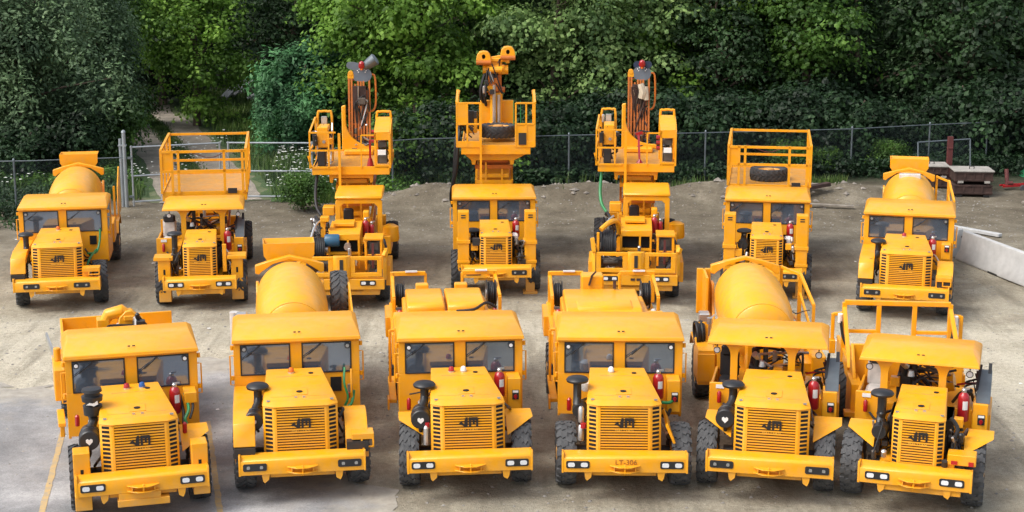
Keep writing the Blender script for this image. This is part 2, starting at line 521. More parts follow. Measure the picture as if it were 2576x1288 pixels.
def engine_hood(root, w=.64, depth=2.2, taper=.22, beacons=(), z0=.78, ztop=1.62, slope=.13, logo_s=1.0):
    # the nose: louvred grille between two swept side facets with vents, a folded top over it
    cw = w * .69
    yb, yt = .35, .50
    def fy(z): return yb + (yt - yb) * (z - z0) / (ztop - z0)
    sw = .10 * w / .64
    h = MB()
    # side facets
    for s in (-1, 1):
        h.hexa([(s * cw, yb, z0), (s * w, yb + sw, z0), (s * w, yb + sw + .04, z0), (s * cw, yb + .04, z0),
                (s * cw, yt, ztop), (s * w, yt + sw, ztop), (s * w, yt + sw + .04, ztop), (s * cw, yt + .04, ztop)])
    # frame round the louvres
    t = .035
    for (x0, x1, za, zb) in ((-cw, cw, z0, z0 + t), (-cw, cw, ztop - t, ztop), (-cw, -cw + t, z0 + t, ztop - t), (cw - t, cw, z0 + t, ztop - t)):
        h.hexa([(x0, fy(za), za), (x1, fy(za), za), (x1, fy(za) + .03, za), (x0, fy(za) + .03, za), (x0, fy(zb), zb), (x1, fy(zb), zb), (x1, fy(zb) + .03, zb), (x0, fy(zb) + .03, zb)])
    # body sides
    bl, br = w - .02 - taper * .35, w - .02 - taper
    yB = depth
    for s, bx in ((-1, bl), (1, br)):
        h.hexa([(s * w, yt + sw, z0), (s * (w - .03), yt + sw, z0), (s * (bx - .03), yB, z0), (s * bx, yB, z0),
                (s * w, yt + sw, ztop), (s * (w - .03), yt + sw, ztop), (s * (bx - .03), yB, ztop + slope), (s * bx, yB, ztop + slope)])
    grl = h.build('engine_hood', 'yellow', root, .006)
    # top: front lip folded down, then the sloping lid
    zt = ztop + slope
    tp = MB()
    f = .13
    F = [(-w + .01, yt + .06), (w - .01, yt + .06)]
    T0 = [(-w + .03, yt - .015, ztop + .015), (w - .03, yt - .015, ztop + .015)]
    A = [(-cw - .02, yt - .03, ztop - .02), (cw + .02, yt - .03, ztop - .02), (w + .012, yt + sw - .01, ztop - .02), (-w - .012, yt + sw - .01, ztop - .02)]
    B = [(-cw, yt + f * .5, ztop + .06), (cw, yt + f * .5, ztop + .06), (w - .02, yt + sw + .10, ztop + .06), (-w + .02, yt + sw + .10, ztop + .06)]
    C = [(-bl - .008, yB, zt + .05), (br + .008, yB, zt + .05)]
    D = [(-bl - .012, yB, zt - .03), (br + .012, yB, zt - .03)]
    vs = A + B + C + D
    tp.add(vs, [(0, 1, 5, 4), (1, 2, 6, 5), (3, 0, 4, 7), (4, 5, 6, 7), (7, 6, 9, 8), (2, 11, 9, 6), (3, 7, 8, 10), (8, 9, 11, 10), (0, 3, 10, 11, 2, 1)])
    lid = tp.build('hood_lid', 'yellow', root, .008)
    def topz(y): return ztop + .06 + (zt - ztop - .01) * (y - (yt + sw + .10)) / (yB - yt - sw - .10)
    # cover plate with cap hole
    cy = yt + .42 * (depth / 2.2) + .10
    b = MB(); b.hexa([(-.14, cy - .16, topz(cy - .16) + .002), (.14, cy - .16, topz(cy - .16) + .002), (.14, cy + .16, topz(cy + .16) + .002), (-.14, cy + .16, topz(cy + .16) + .002),
        (-.14, cy - .16, topz(cy - .16) + .010), (.14, cy - .16, topz(cy - .16) + .010), (.14, cy + .16, topz(cy + .16) + .010), (-.14, cy + .16, topz(cy + .16) + .010)])
    b.build('access_plate', 'yellow', lid, .003)
    b = MB(); b.lathe([(.055, 0), (.055, .012), (.03, .014)], (0, cy - .02, topz(cy) + .006), (0, 0, 1), 14); b.build('filler_cap', 'slot', lid)
    b = MB(); b.lathe([(.045, 0), (.045, .012)], (br * .55, yB - .28, topz(yB - .28) - .002), (0, 0, 1), 12)
    b.build('cap', 'slot', lid)
    b = MB()
    for s in (-1, 1):
        b.box(s * .07 - .025, s * .07 + .025, yt + .22, yt + .24, topz(yt + .23), topz(yt + .23) + .03)
        b.box(s * (w * .85) - .03, s * (w * .85) + .03, yt + .10, yt + .115, ztop + .05, ztop + .078)
    b.each('latch', 'silver', lid)
    for (bx, col) in beacons:
        y = yB - .22
        b = MB(); b.lathe([(.06, 0), (.06, .025)], (bx, y, topz(y) - .005), (0, 0, 1), 12)
        o = b.build('beacon', 'silver', root)
        b = MB(); b.lathe([(.055, 0), (.05, .045), (.035, .07), (.01, .08)], (bx, y, topz(y) + .02), (0, 0, 1), 14); b.build('beacon_lens', col, o)
    # folded seams and bolt heads on the lid
    b = MB()
    for yy in (yt + .30, yB - .42):
        xx = w - .10 - (taper * (yy - yt) / (yB - yt))
        b.hexa([(-xx, yy, topz(yy)), (xx * .95, yy, topz(yy)), (xx * .95, yy + .012, topz(yy + .012)), (-xx, yy + .012, topz(yy + .012)),
                (-xx, yy, topz(yy) + .003), (xx * .95, yy, topz(yy) + .003), (xx * .95, yy + .012, topz(yy + .012) + .003), (-xx, yy + .012, topz(yy + .012) + .003)])
    b.each('seam', 'worn', lid)
    # louvres
    b = MB(); n = 17
    pz = (ztop - z0 - 2 * t) / n
    for i in range(n):
        z = z0 + t + pz * i
        y0 = fy(z)
        b.prism([(y0 + .0, z + pz * .42), (y0 + .002, z + pz * .98), (y0 + .008, z + pz * .96), (y0 + .008, z + pz * .42)], 'x', -cw + t, cw - t)
    gr = b.build('grille', 'yellow', root)
    b = MB(); b.hexa([(-cw + t, fy(z0) + .036, z0 + t), (cw - t, fy(z0) + .036, z0 + t), (cw - t, fy(z0) + .046, z0 + t), (-cw + t, fy(z0) + .046, z0 + t),
        (-cw + t, yt + .03, ztop - t), (cw - t, yt + .03, ztop - t), (cw - t, yt + .04, ztop - t), (-cw + t, yt + .04, ztop - t)])
    b.build('grille_backing', 'louvre', gr)
    # vents on the facets
    for s in (-1, 1):
        b = MB(); n = 11
        for i in range(n):
            za = z0 + .05 + (ztop - z0 - .07) / n * i; zb = za + .042
            def q(k, z): return (s * (cw + (w - cw) * k), fy(z) + sw * k - .003, z + k * .004)
            def q2(k, z): return (s * (cw + (w - cw) * k), fy(z) + sw * k + .02, z + k * .004)
            b.hexa([q(.22, za), q(.82, za), q2(.82, za), q2(.22, za), q(.22, zb), q(.82, zb), q2(.82, zb), q2(.22, zb)])
        b.build('side_vent', 'slot', grl)
    zc = z0 + (ztop - z0) * .63
    logo(gr, logo_s * .84, y=fy(zc) - .004, z=zc)

def air_cleaner(root, x=-.81, y=.70, z=1.30, r=.17, stack=(-.72, 1.22), top=1.76, kind='mushroom', badge=True, length=.42):
    b = MB()
    b.lathe([(r * .90, -.02), (r, 0), (r, length * .5), (r * 1.05, length * .52), (r * 1.05, length * .58), (r, length * .6), (r * .96, length), (r * .5, length + .03)], (x, y, z), (.05, 1, 0), 20)
    o = b.build('air_cleaner', 'black', root)
    if badge:
        b = MB(); b.prism([(x + px * .06, z - .01 + pz * .06) for px, pz in ((0, -1), (.9, -.1), (.9, .5), (.45, .8), (0, .45), (-.45, .8), (-.9, .5), (-.9, -.1))], 'y', y - .034, y - .015)
        b.build('badge', 'white', o)
    b = MB(); b.lathe([(.035, 0), (.035, .10), (.012, .16)], (x, y + .1, z - r + .01), (0, 0, -1), 8); b.build('dust_valve', 'black', o)
    sx, sy = stack
    b = MB()
    b.tube([(x, y + length * .6, z + r * .4), (sx - .01, sy - .08, z + r * 1.0), (sx, sy, z + r * 1.6), (sx, sy, top)], .075, 10)
    b.build('intake_pipe', 'black', root)
    b = MB()
    if kind == 'mushroom':
        b.lathe([(.08, -.06), (.10, -.02), (.19, -.015), (.20, .02), (.17, .055), (.09, .08), (.02, .085)], (sx, sy, top), (0, 0, 1), 24)
    else:
        b.lathe([(.09, -.32), (.15, -.30), (.16, -.14), (.12, -.12), (.12, -.08), (.17, -.06), (.18, .02), (.13, .04), (.13, .08), (.17, .10), (.16, .15), (.04, .17)], (sx, sy, top), (0, 0, 1), 20)
    c = b.build('intake_cap', 'black', root)
    if kind != 'mushroom':
        b = MB(); b.prism([(sx - .10, top - .09), (sx - .04, top - .05), (sx + .0, top - .07), (sx + .08, top - .03), (sx + .09, top - .09), (sx + .02, top - .12), (sx - .03, top - .10)], 'y', sy - .165, sy - .155)
        b.build('sticker', 'white', c)

def extinguisher(root, x, y, z, h=.46, r=.095, lab=True):
    b = MB(); b.lathe([(r * .9, 0), (r, .02), (r, h * .80), (r * .8, h * .92), (r * .35, h)], (x, y, z), (0, 0, 1), 16)
    o = b.build('fire_extinguisher', 'red', root)
    b = MB(); b.lathe([(.04, 0), (.045, .05), (.03, .07)], (x, y, z + h - .01), (0, 0, 1), 10); b.box(x - .03, x + .09, y - .015, y + .015, z + h + .05, z + h + .075)
    b.build('valve', 'silver', o)
    if lab:
        b = MB(); b.prism([(x + math.sin(a) * (r + .002), y - math.cos(a) * (r + .002)) for a in (-.1, .15, .4, .65, .8)] + [(x + math.sin(a) * (r - .01), y - math.cos(a) * (r - .01)) for a in (.8, .65, .4, .15, -.1)], 'z', z + h * .42, z + h * .72)
        b.build('label_sticker', 'white', o)

def small_bottle(root, x, y, z, h=.2, r=.035, mat='red'):
    b = MB(); b.lathe([(r * .9, 0), (r, .015), (r, h * .85), (r * .4, h)], (x, y, z), (0, 0, 1), 10)
    b.build('nitrogen_bottle', mat, root)

def console(root, x0=.81, x1=1.06, y=2.0, z0=1.0, z1=1.62, switch=True, depth=.40):
    b = MB(); b.box(x0, x1, y, y + depth, z0, z1); o = b.build('battery_switch_box', 'yellow', root, .012)
    if switch:
        xc = (x0 + x1) / 2 + .02
        b = MB(); b.box(xc - .06, xc + .06, y - .012, y + .01, z0 + .20, z0 + .38); p = b.build('isolator_switch', 'black', o)
        b = MB(); b.box(xc - .05, xc + .05, y - .018, y - .01, z0 + .33, z0 + .37); b.build('notice', 'white', o)
        b = MB(); b.lathe([(.035, 0), (.035, .025)], (xc, y - .01, z0 + .26), (0, -1, 0), 12); b.box(xc - .01, xc + .01, y - .06, y - .03, z0 + .215, z0 + .30); b.build('switch_knob', 'red', o)

def hoses(root, spec):
    for mat, r, pts in spec:
        b = MB(); b.tube(smooth_path(pts), r, 7); b.build('hose', mat, root)

def smooth_path(pts, k=5):
    P = [Vector(p) for p in pts]
    if len(P) < 3: return P
    out = []
    for i in range(len(P) - 1):
        p0 = P[max(i - 1, 0)]; p1 = P[i]; p2 = P[i + 1]; p3 = P[min(i + 2, len(P) - 1)]
        for j in range(k):
            t = j / k
            out.append(.5 * ((2 * p1) + (-p0 + p2) * t + (2 * p0 - 5 * p1 + 4 * p2 - p3) * t * t + (-p0 + 3 * p1 - 3 * p2 + p3) * t ** 3))
    out.append(P[-1])
    return out

def clutter(root, x0, x1, y0, y1, z0, z1, n, seed):
    # fittings, hoses and filters crowded into a gap
    r = random.Random(seed)
    for i in range(n):
        p = [(x0 + (x1 - x0) * r.random(), y0 + (y1 - y0) * r.random(), z0 + (z1 - z0) * r.random()) for _ in range(3)]
        k = r.random()
        if k < .62:
            b = MB(); b.tube(smooth_path(p), .012 + .016 * r.random(), 6); b.build('hose', r.choice(['rubberblack', 'rubberblack', 'dark', 'rusty', 'engine', 'silver']), root)
        elif k < .82:
            b = MB(); h = .10 + .12 * r.random(); q = p[0]; b.lathe([(.03, 0), (.045, .02), (.045, h), (.02, h + .02)], q, (0, r.random() - .5, 1), 10); b.build('filter_canister', r.choice(['black', 'silver', 'engine']), root)
        else:
            q = p[0]; s = .05 + .05 * r.random(); b = MB(); b.box(q[0] - s, q[0] + s, q[1] - s, q[1] + s, q[2] - s, q[2] + s); b.build('valve_block', r.choice(['dark', 'engine', 'yellow']), root, .01)

def engine_bay(root, w=.64, rnd=None):
    # block, tanks and pipework between the hood and the wheels
    r = random.Random(rnd or 1)
    b = MB(); b.box(-.45, .45, .8, 2.1, .55, 1.25); b.box(-.52, .52, 1.1, 1.9, .9, 1.45)
    b.build('engine', 'engine', root, .01)
    for i in range(7):
        s = 1 if i % 2 else -1
        x = s * (w + .02 + r.random() * .12); y = .8 + r.random() * .9; z = .85 + r.random() * .5
        hoses(root, [(r.choice(['rubberblack', 'rubberblack', 'engine', 'silver', 'rusty']), .018 + r.random() * .012,
              [(x, y, z), (x + s * .08 * r.random(), y + .25, z + .12 - r.random() * .3), (x - s * .1, y + .6, z - .1 + r.random() * .3), (x - s * .2, y + .9, z)])])

def chassis_front(root, w=1.0, y1=4.0):
    b = MB(); b.box(-.55, .55, .10, y1, .48, .80)
    b.box(-.62, .62, .3, .8, .52, .78)
    b.build('front_frame', 'yellow', root, .01)
    b = MB(); b.cyl((-.85, 1.08, .56), (.85, 1.08, .56), .14, 12); b.lathe([(.2, -.2), (.27, 0), (.2, .2)], (0, 1.08, .56), (0, 1, 0), 14)
    b.build('front_axle', 'dark', root)

# ---------------------------------------------------------------- cabs and canopies
def roof_plate(root, w, y0, y1, z, name='cab_roof', crease=.72, drop=.13, side=.10, fascia=.07, T=None):
    b = MB(T)
    # fascia bottom ring, fascia top ring, flat top
    xs = w
    A = [(-xs, y0, z - drop - fascia), (xs, y0, z - drop - fascia), (xs, y1, z - drop * .8), (-xs, y1, z - drop * .8)]
    B = [(-xs + .015, y0 + .01, z - drop), (xs - .015, y0 + .01, z - drop), (xs - .015, y1, z - drop * .45), (-xs + .015, y1, z - drop * .45)]
    C = [(-xs + side, y0 + crease, z), (xs - side, y0 + crease, z), (xs - side, y1 - .05, z), (-xs + side, y1 - .05, z)]
    vs = A + B + C
    fs = [(0, 3, 2, 1)]
    for o in (0, 4):
        for i in range(4):
            j = (i + 1) % 4
            fs.append((o + i, o + j, o + 4 + j, o + 4 + i))
    fs.append((8, 9, 10, 11))
    b.add(vs, fs)
    o = b.build(name, 'yellow', root, .010)
    l = MB(T)
    l.box(-.05, -.005, y0 + .20, y0 + .215, z - drop + .055, z - drop + .075); l.box(.03, .08, y0 + .20, y0 + .215, z - drop + .055, z - drop + .075)
    l.each('lifting_eye', 'dark', o)
    return o

def wiper(parent, x0, x1, z0, z1, y):
    b = MB(); b.bar((x1, y - .02, z1), (x0, y - .03, z0), .022, .012)
    b.bar((x0 - .10, y - .035, z0 - .05), (x0 + .09, y - .035, z0 + .09), .016, .012)
    b.build('wiper', 'black', parent)

def cab(root, w=1.14, y=2.4, back=3.95, zf=.85, zs=1.64, zt=2.22, roof=2.45, litlamp=True, seed=1, papers=True):
    wins = ((-1.02, -.12), (.09, .99)) if w > 1.1 else ((-.96, -.03), (.17, 1.08))
    b = MB()
    t = .05
    # front wall with two openings
    b.box(-w, w, y, y + t, zf, zs)
    b.box(-w, w, y, y + t, zt, zt + .08)
    b.box(-w, wins[0][0], y, y + t, zs, zt); b.box(wins[0][1], wins[1][0], y, y + t, zs, zt); b.box(wins[1][1], w, y, y + t, zs, zt)
    # side walls with openings, back wall with one
    for s in (-1, 1):
        x0, x1 = (w - t, w) if s > 0 else (-w, -w + t)
        b.box(x0, x1, y + t, back, zf - .05, zs - .03)
        b.box(x0, x1, y + t, back, zt + .02, zt + .08)
        b.box(x0, x1, y + t, y + .16, zs - .03, zt + .02); b.box(x0, x1, back - .16, back, zs - .03, zt + .02)
    b.box(-w + t, w - t, back - t, back, zf, zs - .05); b.box(-w + t, w - t, back - t, back, zt, zt + .07)
    b.box(-w + t, -w + .35, back - t, back, zs - .05, zt); b.box(w - .35, w - t, back - t, back, zs - .05, zt); b.box(-.14, .14, back - t, back, zs - .05, zt)
    c = b.build('cab', 'yellow', root, .006)
    roof_plate(root, w + .03, y - .07, back - .12, roof + .01)
    for k, (x0, x1) in enumerate(wins):
        f = MB()
        m_ = .022
        for (a0, a1, c0, c1) in ((x0, x1, zs, zs + m_), (x0, x1, zt - m_, zt), (x0, x0 + m_, zs + m_, zt - m_), (x1 - m_, x1, zs + m_, zt - m_)):
            f.box(a0, a1, y - .012, y + .03, c0, c1)
        fo = f.build('windscreen', 'black', root)
        g = MB(); g.box(x0 + .012, x1 - .012, y + .006, y + .016, zs + .012, zt - .012)
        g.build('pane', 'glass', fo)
        wiper(fo, x0 + .12, x0 + .36, zs + .36, zt - .015, y - .01)
        # work lamp in the outer top corner
        lx = x0 + .07 if k == 0 else x1 - .07
        lm = MB(); lm.lathe([(.04, .06), (.052, 0), (.052, -.02)], (lx, y - .03, zt - .075), (0, 1, 0), 12)
        lo = lm.build('work_lamp', 'black', root)
        lm = MB(); lm.lathe([(.034, 0), (.032, .006)], (lx, y - .050, zt - .075), (0, -1, 0), 12); lm.build('lens', 'lens' if litlamp else 'lensdim', lo)
    for s in (-1, 1):
        x = s * (w - .02)
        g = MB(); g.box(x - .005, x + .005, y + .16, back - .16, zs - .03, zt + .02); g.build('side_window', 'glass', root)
        # grab bar and hinge down the outside corner
        e = MB(); e.tube([(s * w, y + .10, 1.45), (s * (w + .07), y + .10, 1.45), (s * (w + .07), y + .10, 2.0), (s * w, y + .10, 2.0)], .014, 6)
        e.build('grab_handle', 'yellow', root)
        h = MB(); h.cyl((s * (w + .03), y + .06, 1.55), (s * (w + .03), y + .06, 1.63), .03, 8); h.cyl((s * (w + .03), y + .06, 2.12), (s * (w + .03), y + .06, 2.20), .03, 8); h.each('door_hinge', 'yellow', root)
    r = random.Random(seed)
    st = MB(); st.box(-.86, -.34, 3.05, 3.55, 1.10, 1.32); st.box(-.84, -.36, 3.45, 3.60, 1.30, 1.95); st.box(-.74, -.46, 3.47, 3.58, 1.95, 2.10)
    st.build('driver_seat', 'seat', root, .04)
    if True:
        st = MB(); st.box(.42, .92, 3.05, 3.55, 1.10, 1.32); st.box(.44, .90, 3.45, 3.60, 1.30, 1.90); s2 = st.build('passenger_seat', 'plastic' if papers else 'seat', root, .04)
    sw = MB(); sw.ring((-.60, 2.78, 1.66), (0, -.75, .66), .19, .018, 22, 6); sw.cyl((-.60, 2.62, 1.40), (-.60, 2.78, 1.66), .03, 8); sw.bar((-.78, 2.78, 1.66), (-.42, 2.78, 1.66), .03)
    sw.build('steering_wheel', 'black', root)
    d = MB(); d.box(-1.05, 1.05, 2.48, 2.72, 1.30, 1.58); d.build('dashboard', 'dark', root, .02)
    if papers:
        p = MB(); p.box(.12, .42, 2.50, 2.70, 1.585, 1.75); p.build('manual', 'white', root)
        p = MB()
        for i in range(4): p.lathe([(.03, 0), (.03, .05)], (.55 + i * .085, 2.56, 1.60), (0, 0, 1), 8)
        p.build('gauge', 'silver', root)
    return c

def canopy(root, w=1.07, y0=1.95, y1=3.55, z=2.47, posts=(-.80, .22), py=2.45, pw=.10, xc=0.0, T=None):
    T2 = (lambda p: (p[0] + xc, p[1], p[2])) if T is None else (lambda p: T((p[0] + xc, p[1], p[2])))
    roof_plate(root, w, y0, y1, z, 'canopy_roof', crease=.45, drop=.13, side=.14, fascia=.06, T=T2)
    zt = z - .20
    b = MB(T)
    for px in posts:
        s1 = -1 if px < 0 else 1
        # each post flares into an arched haunch under the roof
        prof = []
        for sgn in (1, -1):
            arc = []
            for k in range(7):
                a = k / 6 * math.pi / 2
                arc.append((px + sgn * (pw / 2 + .17 * (1 - math.cos(a))), zt - .24 * (1 - math.sin(a))))
            if sgn == -1: arc = arc[::-1]
            prof.append(arc)
        poly = [(px + pw / 2, .95)] + prof[0] + prof[1] + [(px - pw / 2, .95)]
        b.prism(poly, 'y', py, py + .07)
    b.prism([(posts[0], zt), (posts[1], zt), (posts[1], zt + .06), (posts[0], zt + .06)], 'y', py, py + .07)
    b.build('canopy_post', 'yellow', root, .006)
    for s in (-1, 1):
        x = xc + s * (w - .17)
        l = MB(T); l.cyl((x, y0 + .30, zt - .03), (x, y0 + .30, zt - .10), .012, 6); l.lathe([(.05, .06), (.065, 0)], (x, y0 + .22, zt - .15), (0, 1, 0), 12)
        lo = l.build('work_lamp', 'black', root)
        l = MB(T); l.lathe([(.05, 0), (.045, .006)], (x, y0 + .215, zt - .15), (0, -1, 0), 12); l.build('lens', 'lens', lo)

# ---------------------------------------------------------------- rear modules
def rear_frame(root, T, y1=8.6, w=.52, tyres='block', yw=6.55, xw=1.02, z=.98):
    b = MB(T); b.box(-w, w, 4.15, y1, .52, z); b.box(-.30, .30, 3.7, 4.5, .55, .95)
    b.box(-w - .25, w + .25, y1 - .18, y1, .45, z)
    b.build('rear_frame', 'yellow', root, .01)
    b = MB(T); b.cyl((-.85, yw, .56), (.85, yw, .56), .14, 12); b.build('rear_axle', 'dark', root)
    for s in (-1, 1): wheel(root, s * xw, yw, tyres, T)

def fender_rear(root, T, yw=6.55, x0=.80, x1=1.22, z=1.24, skirt=True):
    for s in (-1, 1):
        b = MB(T)
        xa, xb = sorted((s * x0, s * x1))
        b.prism([(yw - .85, z - .30), (yw - .55, z), (yw + .55, z), (yw + .85, z - .30), (yw + .83, z - .33), (yw + .54, z - .035), (yw - .54, z - .035), (yw - .83, z - .33)], 'x', xa, xb)
        b.build('rear_fender', 'yellow', root, .004)

def rail(root, T, pts, z0, z1, r=.025, mid=True, posts=None, name='guard_rail', mat='yellow', sq=True, infill=None):
    b = MB(T)
    def seg(a, c):
        if sq: b.bar(a, c, 2 * r)
        else: b.cyl(a, c, r, 8)
    zs = [z1] + ([(z0 + z1) / 2] if mid else [])
    for z in zs:
        for (xa, ya), (xb, yb) in zip(pts[:-1], pts[1:]):
            seg((xa, ya, z), (xb, yb, z))
    for (x, y) in (posts or pts): seg((x, y, z0), (x, y, z1))
    return b.build(name, mat, root)

def mixer(root, T, hopper=True, hose_left=True, rails='right', guard='arch', lidlabel=False, hx=-1.02, hz=1.86):
    rear_frame(root, T, 8.7, tyres='block')
    fender_rear(root, T)
    a = Vector((0, 4.85, 1.80)); e = Vector((0, 8.20, 1.99))
    d = (e - a)
    L = d.length
    prof = [(.02, -.15), (.26, -.13), (.45, -.07), (.575, .0), (.60, .03), (.64, .16), (.70, .55), (.735, 1.0), (.745, 1.6), (.735, 2.2), (.70, 2.7), (.60, 3.1), (.46, L)]
    b = MB(T); b.lathe(prof, a, d, 48)
    dr = b.build('mixer_drum', 'drum', root, 0, 28)
    # weld bands
    for t_, r_ in ((.03, .602),):
        b = MB(T); b.lathe([(r_ - .02, t_ - .012), (r_ + .004, t_ - .010), (r_ + .004, t_ + .010), (r_ - .02, t_ + .012)], a, d, 48, caps=False)
        b.build('weld_seam', 'drum', dr)
    if lidlabel:
        b = MB(T)
        c = a + d.normalized() * 2.0
        z = c.z + .745
        b.box(-.30, .30, c.y - .25, c.y - .02, z - .10, z + .05)
        p = b.build('plastic_wrapped_hatch', 'plastic', dr, .02)
    # rear guard behind the drum: a broad pitched plate
    b = MB(T)
    g = [(-.74, 2.30), (-.74, 2.47), (-.42, 2.57), (0, 2.67), (.42, 2.57), (.74, 2.47), (.74, 2.30), (.66, 2.28), (.60, 2.34), (.36, 2.50), (0, 2.60), (-.36, 2.50), (-.60, 2.34), (-.66, 2.28)]
    if guard == 'arch':
        b.prism(g, 'y', 8.05, 8.22)
    o = b.build('drum_guard', 'yellow', root, .01)
    if hopper:
        b = MB(T)
        O = [(-.56, 9.1, 2.87), (.56, 9.1, 2.87), (.56, 8.44, 2.87), (-.56, 8.44, 2.87)]
        I = [(-.40, 8.85, 2.45), (.40, 8.85, 2.45), (.40, 8.5, 2.45), (-.40, 8.5, 2.45)]
        b.add(O + I, [(0, 1, 5, 4), (1, 2, 6, 5), (2, 3, 7, 6), (3, 0, 4, 7)])
        O2 = [(x * .97, 8.75 + (y - 8.75) * .95, z) for x, y, z in O]; I2 = [(x * .95, 8.75 + (y - 8.75) * .92, z) for x, y, z in I]
        b.add(O2 + I2, [(4, 5, 1, 0), (5, 6, 2, 1), (6, 7, 3, 2), (7, 4, 0, 3)])
        b.add(O + O2, [(0, 4, 5, 1), (1, 5, 6, 2), (2, 6, 7, 3), (3, 7, 4, 0)])
        b.prism([(-.55, 2.62), (-.46, 2.48), (.46, 2.48), (.55, 2.62), (.56, 2.88), (-.56, 2.88)], 'y', 8.40, 8.43)
        b.build('charging_hopper', 'yellow', root)
    b = MB(T)
    for s in (-1, 1):
        b.prism([(7.4, .98), (8.3, .98), (8.25, 2.1), (7.95, 2.1)], 'x', s * .70 - .03, s * .70 + .03)
        b.box(s * .80 - .12, s * .80 + .12, 4.3, 5.6, .98, 1.35)
    b.box(-.35, .35, 4.2, 4.66, .98, 2.0)
    b.each('drum_cradle', 'yellow', root, .008)
    # side tanks and valve clutter
    b = MB(T); b.box(-1.18, -.86, 4.25, 5.25, .95, 1.55); b.build('water_tank', 'yellow', root, .02)
    b = MB(T); b.box(.90, 1.18, 4.25, 5.3, .95, 1.5); b.build('oil_tank', 'yellow', root, .02)
    if hose_left:
        b = MB(T)
        for k in range(5):
            b.ring((hx + .035 * k - .07, 5.0 + .02 * k, hz), (1, .1, .05), .24 - .015 * (k % 3), .026, 22, 6)
        b.build('coiled_hose', 'rubberblack', root)
        b = MB(T); b.bar((hx + .14, 5.0, 1.4), (hx + .14, 5.0, hz + .24), .06); b.bar((hx - .10, 5.0, hz + .22), (hx + .14, 5.0, hz + .22), .04); b.build('hose_hanger', 'yellow', root)
        b = MB(T); b.box(-1.14, -.92, 6.0, 6.3, 1.24, 1.9); b.build('valve_box', 'silver', root, .02)
    if rails == 'ladder':
        b = MB(T)
        b.bar((1.24, 6.4, 1.3), (1.24, 6.4, 2.02), .06); b.bar((1.24, 6.4, 2.0), (1.12, 7.6, 2.40), .06); b.bar((1.12, 7.6, 1.3), (1.12, 7.6, 2.40), .08)
        b.bar((1.24, 6.4, 1.35), (1.12, 7.6, 2.0), .045); b.bar((1.24, 6.4, 1.3), (1.12, 8.4, 1.3), .06); b.bar((.80, 8.2, 1.2), (.80, 8.2, 2.45), .06); b.bar((1.12, 7.6, 2.38), (.80, 8.2, 2.42), .05)
        b.build('access_rail', 'yellow', root)
        hoses(root, [('dark', .010, [T(p) for p in ((.82, 7.0, 1.8), (.95, 6.9, 1.7), (1.1, 6.9, 1.75), (1.22, 6.8, 1.8))]), ('rusty', .010, [T(p) for p in ((.85, 6.6, 1.5), (1.0, 6.5, 1.42), (1.25, 6.5, 1.6))])])
    elif rails == 'plate':
        b = MB(T); b.prism([(4.9, 1.2), (8.4, 1.2), (8.4, 2.15), (7.0, 2.25), (5.2, 1.6)], 'x', 1.20, 1.24); b.build('side_guard', 'yellow', root, .004)
        b = MB(T); b.tube([(.92, 6.0, 1.3), (.92, 6.0, 1.75), (1.1, 6.0, 1.75), (1.1, 6.0, 1.3)], .025, 6); b.build('step_rail', 'yellow', root)
    elif rails == 'tall':
        b = MB(T); b.prism([(6.6, 1.2), (8.3, 1.2), (8.3, 2.5), (7.9, 2.55), (6.9, 2.1)], 'x', 1.16, 1.19)
        b.bar((1.1, 6.4, 1.2), (1.1, 6.4, 2.2), .06)
        b.build('side_guard', 'yellow', root, .004)
    hoses(root, [('rubberblack', .02, [T(p) for p in ((-.5, 4.1, 1.3), (-.75, 4.3, 1.7), (-.9, 4.8, 1.6), (-.9, 5.4, 1.3))]),
                 ('rubberblack', .02, [T(p) for p in ((.4, 4.1, 1.2), (.7, 4.2, 1.75), (.95, 4.7, 1.65), (1.0, 5.5, 1.4))])])

def scissor_stack(root, T, y0, z0, z1, x0=-.50, x1=.55, n=4, depth=3.2):
    dz = (z1 - z0) / n
    for i in range(n):
        za, zb = z0 + i * dz, z0 + (i + 1) * dz
        b = MB(T)
        for x in (x0, x1):
            b.bar((x, y0, za), (x, y0 + depth, zb), .07, .13); b.bar((x + (.08 if x < 0 else -.08), y0, zb), (x + (.08 if x < 0 else -.08), y0 + depth, za), .06, .13)
        b.box(x0, x1, y0 - .04, y0 + .04, za - .05, za + .06)
        b.box(x0 + .1, x1 - .1, y0 - .02, y0 + .06, za + dz * .30, za + dz * .55); b.box(x0 + .06, x1 - .06, y0 + .25, y0 + .3, za + dz * .05, za + dz * .92)
        b.build('scissor_arm', 'rustorange' if i % 2 == 0 else 'yellow', root)
    b = MB(T); b.bar((x0 + .28, y0 - .02, z0 + .1), (x0 + .28, y0 - .02, z1 - .3), .05); b.bar((x1 - .28, y0 - .02, z0), (x1 - .28, y0 - .02, z1 - .5), .05); b.each('hose_guide', 'yellow', root)

def platform_floor(root, T, x0, x1, y0, y1, z, lip=.22):
    b = MB(T); b.box(x0 + .04, x1 - .04, y0 + .03, y1 - .03, z - .02, z + .01); o = b.build('platform_deck', 'worn', root)
    b = MB(T)
    b.box(x0, x1, y0, y0 + .03, z - lip, z + .05); b.box(x0, x1, y1 - .03, y1, z - lip, z + .05)
    b.box(x0, x0 + .04, y0 + .03, y1 - .03, z - lip, z + .05); b.box(x1 - .04, x1, y0 + .03, y1 - .03, z - lip, z + .05)
    b.box(x0 + .3, x0 + .4, y0 + .03, y1 - .03, z - lip, z - .03); b.box(x1 - .4, x1 - .3, y0 + .03, y1 - .03, z - lip, z - .03)
    b.build('platform_frame', 'yellow', root, .005)
    return o

